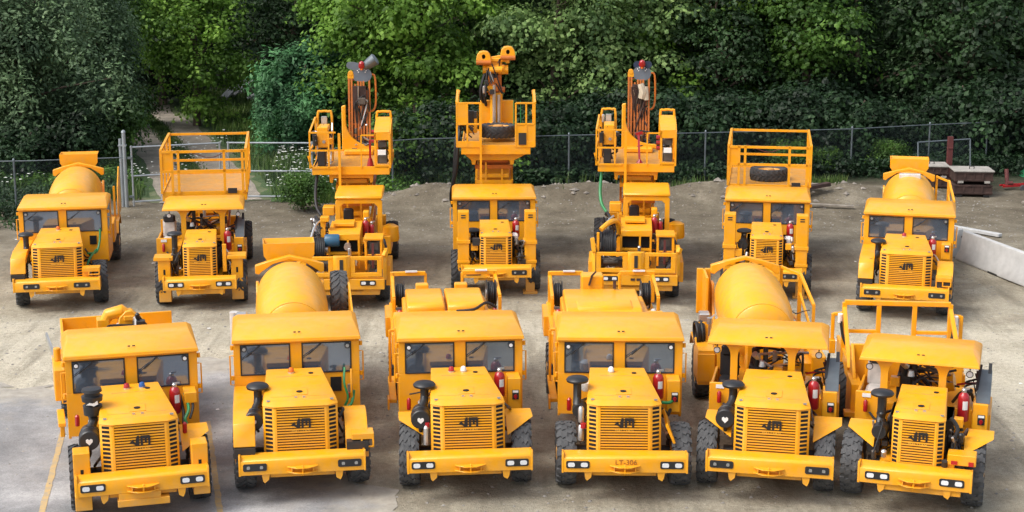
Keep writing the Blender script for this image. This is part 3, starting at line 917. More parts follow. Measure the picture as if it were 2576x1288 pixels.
def scissor_platform(root, T, x0, x1, z=2.3, top=3.45, y0=4.5, y1=8.0):
    rear_frame(root, T, 8.3, tyres='dark')
    scissor_stack(root, T, 4.7, 1.05, z - .25, n=2)
    platform_floor(root, T, x0, x1, y0, y1, z)
    xm = [x0 + .42, x1 - .60]
    b = MB(T); r = .068
    # front railing: top bar, lower bar, posts and a kick panel; the rails rise towards the rear
    zt = top
    for (z_, ) in ((zt - .04,), (z + .62,)):
        b.bar((x0, y0, z_), (x1, y0, z_), r)
    for x in (x0, x0 + .30, xm[0] + .05, xm[1], x1 - .1, x1): b.bar((x, y0, z), (x, y0, zt), r)
    for x in (x0, x1):
        b.bar((x, y0, zt), (x, y1, zt + .02), r); b.bar((x, y0, z + .62), (x, y1, z + .62), r)
        for y in (y0 + 1.15, y0 + 2.3, y1): b.bar((x, y, z), (x, y, zt), r)
    b.bar((x0, y1, zt), (x1, y1, zt), r); b.bar((x0, y1, z + .42), (x1, y1, z + .42), r)
    b.box(x0, x0 + .30, y0 - .01, y0 + .01, z + .64, zt - .08)
    b.build('guard_rail', 'yellow', root)
    b = MB(T); b.box(x1 - .52, x1 - .27, y0 - .03, y0 - .001, z - .02, z + .12); b.build('number_plate', 'dark', root)
    b = MB(T); b.tube(smooth_path([T_ for T_ in ((xm[0] + .05, y1 - .2, z + .75), (0, y1 - .2, z + .52), (xm[1], y1 - .2, z + .75))]), .012, 5); b.build('safety_chain', 'maroon', root)

def outrigger_front(root, x0, x1, z0, z1, foot=False, y=.42, slots=True, head='plain'):
    """hydraulic leg beside the nose"""
    b = MB(); b.box(x0, x1, y, y + .36, z0, z1)
    o = b.build('stabiliser_leg', 'yellow', root, .012)
    xc = (x0 + x1) / 2
    if slots:
        b = MB(); b.box(xc - .025, xc + .025, y - .004, y + .02, z1 - .42, z1 - .28); b.build('slot', 'slot', o)
    if head == 'bolt':
        b = MB()
        for dz in (.08, .14): b.box(xc - .06, xc + .06, y - .008, y + .02, z1 - dz - .03, z1 - dz)
        b.build('slot', 'dark', o)
        b = MB(); b.box(x0 - .03, x1 + .03, y - .03, y + .39, (z0 + z1) / 2 - .03, (z0 + z1) / 2 + .06); b.box(x0 - .02, x1 + .02, y - .02, y + .38, .85, .92); b.each('collar', 'yellow', o, .005)
    if foot:
        b = MB(); b.box(x0 + .03, x1 - .03, y + .05, y + .31, .05, z0); q = b.build('leg_slider', 'yellow', o, .005)
        b = MB(); b.box(x0 - .04, x1 + .04, y - .04, y + .40, .0, .06); b.build('foot_pad', 'yellow', o, .005)
# ---------------------------------------------------------------- the machines
FLEET = 'yellow mining machines parked in two rows'
def machine(name, x, y, yaw, label, cat):
    return empty(name, (x, y, 0), R(yaw), label, cat, FLEET)

def fender(root, s, kind, w=1.15, xi=.80):
    b = MB()
    if kind == 'plate':        # folded flap above the wheel
        xa, xb = s * (w + .03), s * (xi - .10)
        b.add([(xa, 1.02, 1.20), (xb, .66, .98), (xb, .70, .98), (xa, 1.06, 1.19), (xa, 1.45, 1.22), (xb, 1.45, 1.22), (xb, 1.45, 1.19), (xa, 1.45, 1.19), (xa, 1.20, 1.22), (xb, 1.05, 1.20), (xb, 1.07, 1.16), (xa, 1.22, 1.18)],
              [(0, 1, 9, 8), (8, 9, 5, 4), (3, 11, 10, 2), (11, 7, 6, 10), (0, 8, 11, 3), (8, 4, 7, 11), (1, 2, 10, 9), (9, 10, 6, 5), (0, 3, 2, 1), (4, 5, 6, 7)])
        b.build('fender', 'yellow', root, .004)
    elif kind == 'box':        # full box fender with a dark step at its foot
        x0, x1 = sorted((s * (w + .0), s * (xi - .02)))
        b.prism([(.28, .98), (.42, 1.36), (.95, 1.46), (2.38, 1.46), (2.38, 1.38), (1.7, 1.20), (.45, 1.20), (.40, .98)], 'x', x0, x1)
        o = b.build('fender', 'yellow', root, .012)
        c = MB(); c.box(x0 + .01, x1 - .01, .22, .46, .80, .97); c.build('step', 'dark', o)
    elif kind == 'round':
        x0, x1 = sorted((s * (w + .0), s * (xi - .04)))
        pts = [(1.08 + math.cos(a) * .74, .56 + math.sin(a) * .80) for a in [math.pi * (.95 - .8 * k / 9) for k in range(10)]]
        inn = [(1.08 + math.cos(a) * .70, .56 + math.sin(a) * .76) for a in [math.pi * (.95 - .8 * k / 9) for k in range(10)]]
        b.prism(pts + inn[::-1], 'x', x0, x1)
        o = b.build('fender', 'yellow', root, .004)
        c = MB(); c.box(x0 + .01, x1 - .01, .24, .42, .82, 1.0); c.build('step', 'dark', o)

def bracket_step(root, x0, x1, y=.28, z0=.88, z1=1.12):
    b = MB(); b.prism([(x0, z1), (x1, z1), (x1, z1 - .10), (x0, z1 - .10)], 'y', y, y + .34)
    b.bar((x1 - .015, y, z1 - .1), (x1 - .015, y, z0), .03); b.bar((x0 + .17, y + .0, z0 + .01), (x1, y, z0 + .01), .03); b.bar((x0 + .17, y, z1 - .1), (x0 + .17, y, z0), .03)
    b.box(x0, x0 + .16, y + .1, y + .34, z0 - .05, z1 - .1)
    b.build('access_step', 'yellow', root, .004)

def front_L(root, tyre='wave', dim=False, beacons=(), steer=0, txt=None, fl='plate', fr='plate', ac=True, ac_kw={}, seed=3, wheels=True, lights=.80):
    chassis_front(root)
    bumper(root, 1.07, dim, txt, lights)
    engine_hood(root, .64, 2.2, .20, beacons)
    engine_bay(root, .64, seed)
    if ac: air_cleaner(root, **ac_kw)
    for s, k in ((-1, fl), (1, fr)):
        if k: fender(root, s, k)
        if wheels: wheel(root, s * .985, 1.08, tyre, None, steer)

# ---- near row -----------------------------------------------------------------
# 1: crane truck with a cargo bed
r = machine('crane_truck', -6.06, 24.80, 16, 'yellow enclosed cab truck with folded crane and cargo bed, between painted parking lines', 'crane truck')
front_L(r, 'dark', False, ((-.12, 'red'), (.14, 'blue')), 0, None, None, 'plate', True, dict(kind='bell', top=1.90), 11)
cab(r, seed=1)
for s in (-1, 1):
    x0, x1 = sorted((s * .82, s * 1.09))
    outrigger_front(r, x0, x1, .42, 1.22, y=.30)
    b = MB(); b.box(x0, x1, .10, .60, .30 if s < 0 else .40, .56); b.build('stabiliser_shoe', 'yellow', r, .01)
b = MB(); b.box(-.42, .42, -.02, .30, .34, .46); b.box(-.40, .28, .0, .30, .44, .57); b.build('front_step', 'yellow', r, .01)
extinguisher(r, .70, 2.05, 1.25, .48, .10)
console(r, .86, 1.08, 1.98, 1.42, 1.62, False)
hoses(r, [('green', .028, [(.88, 2.2, 1.55), (.92, 1.9, 1.35), (.84, 1.75, 1.2), (.90, 1.7, 1.05), (.80, 1.6, .95)]), ('rubberblack', .03, [(.80, 2.3, 1.5), (.83, 1.9, 1.25), (.78, 1.6, 1.0)]),
          ('rubberblack', .025, [(.98, 2.3, 1.5), (1.0, 1.95, 1.38), (.93, 1.8, 1.2)])])
small_bottle(r, .78, 1.05, 1.18, .2, .04); small_bottle(r, -.98, 1.9, 1.2, .2, .04)
T = yawT(3.9, R(1.5))
rear_frame(r, T, 8.2, tyres='dark'); fender_rear(r, T)
b = MB(T)
b.box(-1.12, 1.08, 4.9, 7.6, 1.28, 1.34); b.prism([(5.0, 1.34), (7.0, 1.34), (7.0, 1.90), (6.6, 1.80)], 'x', -1.12, -1.07); b.box(-1.12, 1.10, 7.0, 7.05, 1.34, 1.90)
b.build('cargo_bed', 'yellow', r, .008)
b = MB(T); b.cyl((0, 4.55, .98), (0, 4.55, 2.2), .17, 18); b.box(-.24, .30, 4.35, 4.75, 1.9, 2.25); b.build('crane_column', 'yellow', r, .02)
b = MB(T); b.tube([(-.42, 4.65, 2.25), (-.28, 4.6, 2.50), (-.02, 4.55, 2.56), (.02, 4.55, 2.52)], [.10, .12, .13, .10], 10); b.box(-.50, -.28, 4.5, 4.8, 2.1, 2.42); b.build('crane_knuckle', 'yellow', r, .01)
b = MB(T); b.bar((-.02, 4.6, 2.56), (.34, 4.6, 2.34), .15, .10); b.build('crane_arm', 'yellow', r, .02)
b = MB(T); b.prism([(-.14, 2.22), (-.10, 2.46), (.02, 2.58), (.14, 2.59), (.26, 2.46), (.30, 2.22)], 'y', 4.40, 4.66); b.box(-.02, .18, 4.36, 4.40, 2.40, 2.50); b.build('crane_head', 'yellow', r, .015)
clutter(r, -.40, .34, 4.25, 4.42, 2.14, 2.36, 12, 91)
b = MB(T); b.bar((.26, 4.55, 2.42), (.40, 4.55, 2.24), .07); b.bar((-.12, 4.42, 2.30), (-.02, 4.42, 2.22), .08); b.box(0.02, .22, 4.36, 4.42, 2.18, 2.30); b.build('crane_linkage', 'dark', r)
b = MB(T); b.cyl((-.30, 4.44, 2.24), (-.05, 4.44, 2.38), .022, 8); b.build('hydraulic_rod', 'silver', r)
b = MB(T); b.bar((-1.42, 5.6, 1.95), (-1.18, 4.6, 1.35), .035, .10); b.build('side_reflector_bar', 'silver', r)
b = MB(T); b.box(-1.34, -1.14, 4.2, 5.4, 1.0, 1.6); b.cyl((-1.25, 4.9, 1.6), (-1.25, 4.9, 1.85), .07, 10); b.build('side_locker', 'yellow', r, .015)
b = MB(T); b.box(-1.33, -1.20, 3.2, 4.1, .80, .88); b.box(-1.30, -1.22, 3.4, 3.46, .55, .80); b.build('cab_step', 'yellow', r, .01)

# 2: concrete mixer with enclosed cab and box fenders
r = machine('concrete_mixer', -3.56, 25.72, 9, 'yellow enclosed cab concrete mixer with spare tyre beside its drum, in near row', 'mixer truck')
front_L(r, 'chevron', True, ((-.12, 'orange'),), R(4), None, 'box', 'round', True, {}, 5)
cab(r, seed=2, litlamp=False)
bracket_step(r, .86, 1.24)
b = MB(); b.box(.60, .80, 2.385, 2.40, 1.28, 1.55); b.build('heater_grille', 'slot', r)
hoses(r, [('green', .022, [(.86, 2.3, 1.75), (.84, 2.15, 1.5), (.90, 2.1, 1.25), (.84, 2.1, 1.08)]), ('green', .030, [(1.02, 2.3, 1.3), (.95, 2.1, 1.1), (.72, 2.0, 1.05), (.62, 1.9, 1.12)]), ('yellow', .02, [(.98, 2.3, 1.72), (.97, 2.2, 1.4), (.98, 2.2, 1.15)])])
b = MB(); b.lathe([(.05, 0), (.05, .14)], (.95, 2.25, 1.30), (0, 0, 1), 10); b.build('water_trap', 'silver', r)
small_bottle(r, .92, 2.2, 1.20, .1, .03)
T = yawT(3.9, R(0))
mixer(r, T, True, True, 'plate')
b = MB(T); b.tube([(-1.18, 6.3, 1.2), (-1.18, 6.3, 1.9)], .10, 10); b.build('air_tank', 'plastic', r)
t = link_mesh('spare_tyre', TY['chevron'], None, (0, 0, 0)); 
t.matrix_world = r.matrix_world
RT_SPARE = [(t, r, (1.03, 7.55, 1.86), (0, 0, 0), 'spare tyre strapped upright beside the drum of the near enclosed cab mixer', 'tyre')]

# 3: lube truck, flat twin lids
r = machine('service_truck', -.71, 25.78, 5.5, 'yellow enclosed cab service truck with two side by side tank lids behind its roof', 'service truck')
front_L(r, 'wave', False, ((-.20, 'red'), (.02, 'white')), R(-5), None, 'plate', 'plate', True, {}, 7)
cab(r, seed=3)
extinguisher(r, .68, 2.05, 1.28, .46, .10)
console(r, .83, 1.07, 2.0, 1.02, 1.62)
small_bottle(r, -.97, 2.1, 1.05, .22, .04)
b = MB(); b.lathe([(.05, 0), (.05, .30), (.02, .34)], (-.72, .60, .88), (0, 0, 1), 10); b.build('filter_canister', 'silver', r)
b = MB(); b.lathe([(.04, 0), (.04, .10)], (-.70, .62, 1.16), (0, 0, 1), 10); b.build('filter_cap', 'red', r)
hoses(r, [('rubberblack', .014, [(-.95, 2.3, 1.28), (-.7, 2.2, 1.36), (-.4, 2.15, 1.5)]), ('rubberblack', .035, [(-.72, .9, 1.2), (-.68, 1.0, 1.0), (-.72, .9, .8)])])
def service_body(r, T, twin):
    rear_frame(r, T, 8.5, tyres='dark', xw=1.08)
    b = MB(T); b.box(-1.17, 1.05, 4.15, 5.4, .95, 2.08); b.box(-1.20, 1.10, 5.4, 8.2, .95, 1.62); b.box(-.95, .80, 5.4, 7.1, 1.62, 1.98); b.build('tank_body', 'yellow', r, .03)
    if twin:
        for (x0, x1) in ((-.88, -.12), (-.06, .70)):
            b = MB(T); b.prism([(5.5, 1.98), (5.5, 2.14), (5.65, 2.20), (6.9, 2.20), (6.98, 2.14), (6.98, 1.98)], 'x', x0, x1); o = b.build('tank_lid', 'yellow', r, .03)
            b = MB(T); b.box((x0 + x1) / 2 - .15, (x0 + x1) / 2 + .12, 7.0, 7.2, 2.05, 2.26); b.build('lid_hinge', 'yellow', o, .02)
        hoses(r, [('rubberblack', .03, [T(p) for p in ((.10, 5.25, 2.10), (.45, 5.2, 2.14), (.70, 5.4, 2.22), (.92, 5.5, 2.1))])])
    else:
        b = MB(T); b.prism([(4.8, 1.98), (4.85, 2.14), (5.0, 2.24), (6.5, 2.28), (6.6, 2.22), (6.6, 1.98)], 'x', -.92, .60); o = b.build('tank_lid', 'yellow', r, .03)
        b = MB(T); b.prism([(4.9, 2.15), (5.0, 2.27), (5.5, 2.29), (5.5, 2.2)], 'x', -.70, .40); b.build('lid_rib', 'yellow', o, .02)
        b = MB(T); b.box(-.52, -.05, 6.75, 7.15, 2.0, 2.50); b.build('filler_box', 'yellow', r, .03)
        b = MB(T); b.cyl((-.32, 6.74, 2.48), (-.22, 6.7, 2.6), .02, 6); b.bar((-.36, 6.72, 2.30), (-.30, 6.72, 2.5), .04); b.box(.12, .18, 6.4, 6.46, 2.3, 2.48); b.each('valve_handle', 'rusty', r)
    for s in (-1, 1):
        b = MB(T)
        xa, xb = s * 1.12, s * .40
        b.bar((xa, 8.1, 1.6), (xa, 8.1, 2.3), .09); b.bar((xa, 8.1, 2.26), (xb, 8.1, 2.26), .09); b.bar((xb, 8.1, 2.26), (xb, 8.1, 1.9), .06)
        b.bar((xa, 6.9, 1.6), (xa, 6.9, 2.0), .07); b.bar((xa, 6.9, 2.0), (xa, 8.1, 2.2), .07)
        b.build('reel_guard', 'yellow', r, .01)
        b = MB(T); b.box(min(xa, xb) + .28, max(xa, xb) - .18, 8.02, 8.06, 2.30, 2.335); b.build('notice', 'white', r)
        for k, xx in enumerate((s * .98,) if twin else ((s * .98,) if s < 0 else (s * .9,))):
            b = MB(T); b.lathe([(.30, -.10), (.30, -.085), (.22, -.08), (.22, .08), (.30, .085), (.30, .10)], (xx, 7.5, 1.92), (1, 0, 0), 22); rl = b.build('hose_reel', 'dark', r)
            b = MB(T)
            for dx in (-.04, 0, .04): b.ring((xx + dx, 7.5, 1.92), (1, 0, 0), .235, .022, 20, 6)
            b.build('reel_hose', 'rubberblack', rl)
            b = MB(T); b.lathe([(.10, -.115), (.10, .115)], (xx, 7.5, 1.92), (1, 0, 0), 14); b.build('reel_hub', 'silver', rl)
        b = MB(T); b.lathe([(.06, 0), (.06, .12), (.03, .16)], (s * 1.0, 6.75, 1.62), (0, 0, 1), 10); b.build('nozzle', 'red' if s < 0 or twin else 'white', r)
    b = MB(T); b.box(-1.30, -1.16, 3.4, 5.0, .78, .86); b.box(-1.34, -1.30, 3.2, 3.5, .70, .92); b.bar((-1.26, 4.6, .86), (-1.26, 4.6, 1.9), .05); b.bar((-1.26, 4.6, 1.9), (-1.1, 4.6, 1.9), .05)
    b.build('side_step', 'yellow', r, .01)
    b = MB(T); b.box(-1.30, -1.16, 6.9, 8.0, 1.15, 1.60); b.build('side_locker', 'yellow', r, .02)
service_body(r, yawT(3.9, R(0)), True)

# 4: fuel truck with one broad lid
r = machine('fuel_truck', 1.92, 25.73, -1.5, 'yellow enclosed cab tank truck with one broad lid and lettering on its bumper', 'tank truck')
front_L(r, 'dark', False, ((-.18, 'white'),), 0, 'LT-306', None, None, True, dict(x=-.76, y=1.0, z=1.35, r=.13, stack=(-.80, 1.15), top=1.86, badge=False, length=.3), 9, wheels=False)
for s in (-1, 1): wheel(r, s * 1.0, 1.08, 'block', None, R(2))
cab(r, seed=4)
extinguisher(r, .68, 2.05, 1.28, .46, .10)
console(r, .84, 1.08, 2.0, 1.02, 1.62)
small_bottle(r, -.93, 2.15, 1.0, .24, .045)
for z in (.92, 1.25):
    b = MB(); b.lathe([(.05, 0), (.055, .02), (.055, .24), (.03, .28)], (-.74, .68, z), (0, 0, 1), 12); b.build('filter_canister', 'silver', r)
b = MB(); b.lathe([(.05, 0), (.05, .08)], (-.70, .60, 1.17), (0, 0, 1), 10); b.build('filter_cap', 'red', r)
b = MB(); b.lathe([(.09, 0), (.11, .04), (.11, .16), (.05, .2)], (-.62, 1.75, 1.50), (0, 0, 1), 14); b.build('coolant_tank', 'plastic', r)
hoses(r, [('green', .03, [(1.0, 2.1, 1.25), (.88, 1.95, 1.22), (.74, 1.9, 1.24)]), ('rubberblack', .03, [(.95, 2.1, 1.15), (.85, 1.9, 1.0), (.74, 1.7, 1.05)])])
b = MB(); b.prism([(.72, 1.22), (.86, .90), (.90, .92), (.76, 1.26)], 'y', .55, 1.5); b.build('mud_flap', 'yellow', r, .004)
service_body(r, yawT(3.9, R(2.5)), False)

# 5: open canopy mixer
r = machine('concrete_mixer', 4.35, 25.60, -12, 'yellow open canopy concrete mixer with black seat and coiled hose, in near row', 'mixer truck')
front_L(r, 'wave', True, (), 0, None, 'plate', 'plate', True, {}, 13, wheels=False)
for wx_ in (-1.12, .90): wheel(r, wx_, 1.08, 'wave', None, R(1))
def open_station(r, posts=(-.80, .24), xc=-.10, w=1.09, seatcol='seat', py=2.5, cover=False, y0=2.28, zc=2.39):
    canopy(r, w, y0, y0 + 1.35, zc, posts, y0 + .14, .13, xc)
    b = MB()
    b.box(-1.22, -.80, 2.2, 2.26, .85, 1.50); b.box(-1.22, -1.17, 2.26, 3.6, .85, 1.42); b.box(-1.17, -.80, 2.26, 3.6, .85, .95); b.box(-.80, .80, 2.46, 3.9, .80, 1.25); b.box(.80, 1.12, 2.4, 3.6, .80, 1.20)
    b.box(-1.2, -.85, 3.6, 3.66, .85, 1.75)
    b.build('operator_compartment', 'yellow', r, .01)
    b = MB(); b.box(-1.12, -.76, 2.85, 3.30, 1.18, 1.36); b.box(-1.12, -.76, 3.28, 3.42, 1.3, 1.82); st = b.build('driver_seat', seatcol, r, .05)
    b = MB(); b.box(-1.10, -.78, 3.24, 3.36, 1.72, 1.95); b.build('headrest', 'seat', st, .05)
    b = MB(); b.box(-.55, -.30, 2.75, 3.1, 1.25, 1.7); b.cyl((-.42, 2.8, 1.7), (-.42, 2.75, 1.95), .06, 10); b.cyl((-.25, 2.8, 1.3), (-.25, 2.85, 2.15), .05, 10); b.build('control_pedestal', 'dark', r, .02)
    b = MB(); b.cyl((-.38, 2.66, 1.9), (-.44, 2.58, 1.98), .06, 10); b.lathe([(.07, 0), (.05, .1)], (-.30, 2.7, 1.72), (0, 0, 1), 10); b.build('joystick', 'silver', r)
    b = MB(); b.cyl((-.15, 3.2, 1.45), (.45, 3.15, 1.55), .17, 16); b.box(-.1, .15, 2.7, 3.0, 1.25, 1.5); b.build('hydraulic_tank', 'yellow', r, .01)
    hoses(r, [('rubberblack', .03, [(-.30, 2.6, 1.5), (-.1, 2.7, 1.7), (.1, 2.8, 1.45), (.3, 2.8, 1.4)]), ('rusty', .03, [(-.5, 2.9, 1.4), (-.5, 3.0, 1.8), (-.3, 3.1, 2.1)]), ('red', .02, [(.5, 2.8, 1.6), (.75, 2.8, 1.65), (1.0, 2.9, 1.6)]),
              ('rubberblack', .028, [(.45, 2.7, 1.3), (.60, 2.5, 1.55), (.75, 2.7, 1.5), (.8, 2.9, 1.3)])])
    clutter(r, -.62, .55, 2.7, 3.5, 1.3, 2.0, 22, int(w * 100) + int(posts[0] * 10))
    clutter(r, .55, 1.0, 2.6, 3.4, 1.2, 1.75, 10, 77)
    extinguisher(r, .66, 1.95, 1.20, .52, .10)
    console(r, .82, 1.08, 1.95, .95, 1.52)
    b = MB(); b.prism([(2.0, 1.52), (2.5, 1.52), (2.9, 1.90), (2.75, 1.92)], 'x', .86, 1.10); b.build('battery_cover', 'galv', r, .01)
    b = MB(); b.bar((.86, 2.3, 1.66), (.90, 2.85, 1.98), .05); b.bar((1.06, 2.7, 1.86), (1.06, 2.9, 2.0), .06); b.build('rubber_seal', 'black', r)
    small_bottle(r, -1.03, 2.13, 1.15, .22, .04)
    b = MB(); b.box(-1.10, -.95, 2.185, 2.198, 1.40, 1.47); b.build('notice', 'white', r)
    hoses(r, [('green', .03, [(.98, 2.0, 1.0), (.90, 1.8, .98), (.70, 1.85, 1.0)]), ('rubberblack', .022, [(-.95, 2.1, 1.15), (-.82, 2.0, 1.05), (-.65, 1.9, 1.1)])])
open_station(r, xc=-.20)
T = yawT(2.4, R(10))
mixer(r, T, False, True, 'ladder', hx=-1.22, hz=1.74)
b = MB(T); b.box(-1.30, -.98, 4.2, 5.3, .92, 1.62); b.box(-1.31, -.97, 4.18, 4.2, .98, 1.55); b.build('tool_locker', 'yellow', r, .02)
b = MB(T); b.box(-.88, -.82, 7.6, 8.6, 1.3, 2.3); b.box(-1.0, -.70, 8.5, 8.6, 1.3, 2.3); b.build('rear_panel', 'yellow', r, .01)
b = MB(T); b.tube([(-1.0, 4.9, 1.62), (-1.02, 4.85, 2.1), (-.9, 5.0, 2.15)], .02, 6); b.lathe([(.06, 0), (.06, .12)], (-1.04, 4.8, 2.0), (0, 0, 1), 10); b.build('tap', 'silver', r)

# 6: open canopy dump truck, narrow
def front_S(r, tyre='block', dim=False, ac_kw=None, bumper_w=.92, seed=4, steer=0, wx=.99, wheels=True, lights=.70, beacons=()):
    chassis_front(r)
    bumper(r, bumper_w, dim, None, lights)
    engine_hood(r, .43, 1.95, .04, beacons, z0=.80, ztop=1.60, slope=.12, logo_s=.95)
    for s in (-1, 1): clutter(r, *sorted((s * .50, s * .78)), .45, 1.4, .75, 1.45, 12, seed * 3 + s)
    engine_bay(r, .43, seed); engine_bay(r, .50, seed + 5)
    b = MB()
    for s in (-1, 1): b.prism([(s * .46, .42), (s * .86, .42), (s * .78, 1.0), (s * .50, 1.1)], 'y', 1.5, 1.56)
    b.each('bulkhead', 'yellow', r, .01)
    air_cleaner(r, **(ac_kw or dict(x=-.66, y=.72, z=1.24, r=.13, stack=(-.66, 1.05), top=1.82, badge=False, length=.34)))
    if wheels:
        for s in (-1, 1): wheel(r, s * wx, 1.08, tyre, None, steer)

r = machine('dump_truck', 6.66, 25.01, -18, 'yellow open canopy dump truck with tall rail frame behind, rightmost of the near row', 'dump truck')
front_S(r, 'block', False, wheels=False)
for wx_ in (-1.10, .92): wheel(r, wx_, 1.08, 'block')
open_station(r, (-.72, .28), -.13, 1.03, 'plastic', 2.45, y0=1.92, zc=2.34)
for s in (-1, 1): fender(r, s, 'plate', 1.18, .84)
b = MB(); b.box(.50, .96, .30, .62, .92, 1.10); b.box(.50, .62, .34, .6, .70, .92); b.build('tool_tray', 'yellow', r, .01)
b = MB(); b.box(.56, .66, .28, .30, .94, 1.0); b.box(.84, .92, .28, .30, .93, 1.0); b.each('notice', 'red', r)
b = MB(); b.box(-.55, .75, .05, .35, .46, .58); b.build('front_skid', 'yellow', r, .01)
b = MB(); b.cyl((.46, .34, .86), (.46, .30, .98), .05, 10); b.build('valve', 'dark', r)
hoses(r, [('silver', .022, [(.55, .6, 1.3), (.60, .7, 1.1), (.58, .6, .95)]), ('rubberblack', .035, [(.50, .9, 1.55), (.62, .8, 1.4), (.56, .7, 1.15), (.60, .6, .9)])])
T = yawT(2.2, R(12.5))
rear_frame(r, T, 7.6, tyres='dark', yw=5.7)
b = MB(T)
b.box(-1.0, 1.0, 4.2, 7.0, 1.0, 1.06); b.box(-1.06, -1.0, 4.2, 7.0, 1.0, 1.35); b.box(1.0, 1.06, 4.2, 7.0, 1.0, 1.35)
b.prism([(-1.06, 1.95), (1.0, 1.95), (.95, 1.0), (-1.0, 1.0)], 'y', 4.02, 4.10)
b.prism([(3.4, 1.25), (4.02, 1.95), (4.10, 1.95), (4.10, .8), (3.4, .8)], 'x', -1.12, -1.06)
b.build('dump_body', 'yellow', r, .01)
b = MB(T)
zt = 2.29
b.bar((-1.04, 6.0, zt), (1.04, 6.0, zt), .095)
for x in (-1.04, 1.04): b.bar((x, 6.0, zt), (x, 6.0, 1.0), .09); b.bar((x, 6.0, zt - .1), (x * 1.02, 4.6, 1.3), .08)
for x in (-.36, .34): b.bar((x, 6.0, zt - .04), (x, 6.0, 1.0), .09)
b.bar((-1.04, 6.0, 1.70), (-.36, 6.0, 1.70), .07); b.bar((.34, 6.0, 1.70), (1.04, 6.0, 1.70), .07)
b.build('rail_frame', 'yellow', r, .008)
for s in (-1, 1):
    b = MB(T); b.bar((s * 1.26, 6.0, 2.06), (s * 1.26, 6.0, 1.3), .07); b.bar((s * 1.26, 6.0, 2.04), (s * 1.04, 6.0, 2.06), .07); b.box(s * 1.26 - .06, s * 1.26 + .06, 5.9, 6.1, 1.25, 1.52); b.build('side_arm', 'yellow', r, .01)
    b = MB(T); b.cyl((s * 1.13, 5.9, 1.90), (s * 1.13, 5.88, 2.08), .05, 10); b.build('pin_cover', 'white', r)
    hoses(r, [('rubberblack', .03, [T(p) for p in ((s * 1.12, 5.88, 1.95), (s * 1.06, 5.85, 1.6), (s * .94, 5.8, 1.35))])])
b = MB(T); b.box(-1.18, -.98, 3.2, 4.0, .7, 1.4); b.box(-1.30, -1.05, 3.1, 3.3, .80, .90); b.build('side_step', 'yellow', r, .01)

# ---- far row -------------------------------------------------------------------
# 7: mixer with cab, far left
r = machine('concrete_mixer', -11.55, 39.32, 10, 'yellow enclosed cab concrete mixer at the left end of the far row', 'mixer truck')
front_L(r, 'dark', True, ((-.10, 'orange'),), R(8), None, 'box', None, True, dict(x=-.92, z=1.22, r=.17, stack=(-.84, 1.25), top=1.80), 15, lights=.62)
cab(r, seed=5, litlamp=False)
bracket_step(r, .62, 1.06, .20, .92, 1.10)
b = MB(); b.box(.66, .84, 2.385, 2.40, 1.28, 1.52); b.build('heater_grille', 'slot', r)
hoses(r, [('green', .03, [(.95, 2.3, 1.7), (.93, 2.2, 1.4), (.85, 2.0, 1.15), (.66, 1.6, 1.2)]), ('green', .028, [(.85, 2.1, 1.2), (.72, 1.4, 1.1), (.66, 1.1, .9)])])
T = yawT(3.9, R(1))
mixer(r, T, True, False, 'tall')

# 8: open canopy scissor truck
r = machine('scissor_lift_truck', -7.95, 39.48, 8, 'yellow open canopy scissor lift truck with empty railed deck, in front of the wire gate', 'scissor lift')
front_S(r, 'dark', False, wx=.99, seed=8)
open_station(r, (-.50, .52), .03, 1.08, 'plastic', 2.5, y0=2.25, zc=2.41)
outrigger_front(r, -1.07, -.76, .14, 1.28, y=.55); outrigger_front(r, .78, 1.08, .16, 1.30, y=.55)
b = MB()
for s in (-1, 1): b.box(s * .93 - .24, s * .93 + .24, .50, 1.0, 1.24, 1.33)
b.bar((.62, .6, .9), (.62, .6, 1.62), .10); b.build('leg_cap_plate', 'yellow', r, .008)
b = MB(); b.box(-.55, .62, .05, .35, .44, .58); b.build('front_skid', 'yellow', r, .01)
T = yawT(3.9, R(0))
scissor_platform(r, T, -1.19, 1.14, 2.32, 3.53)

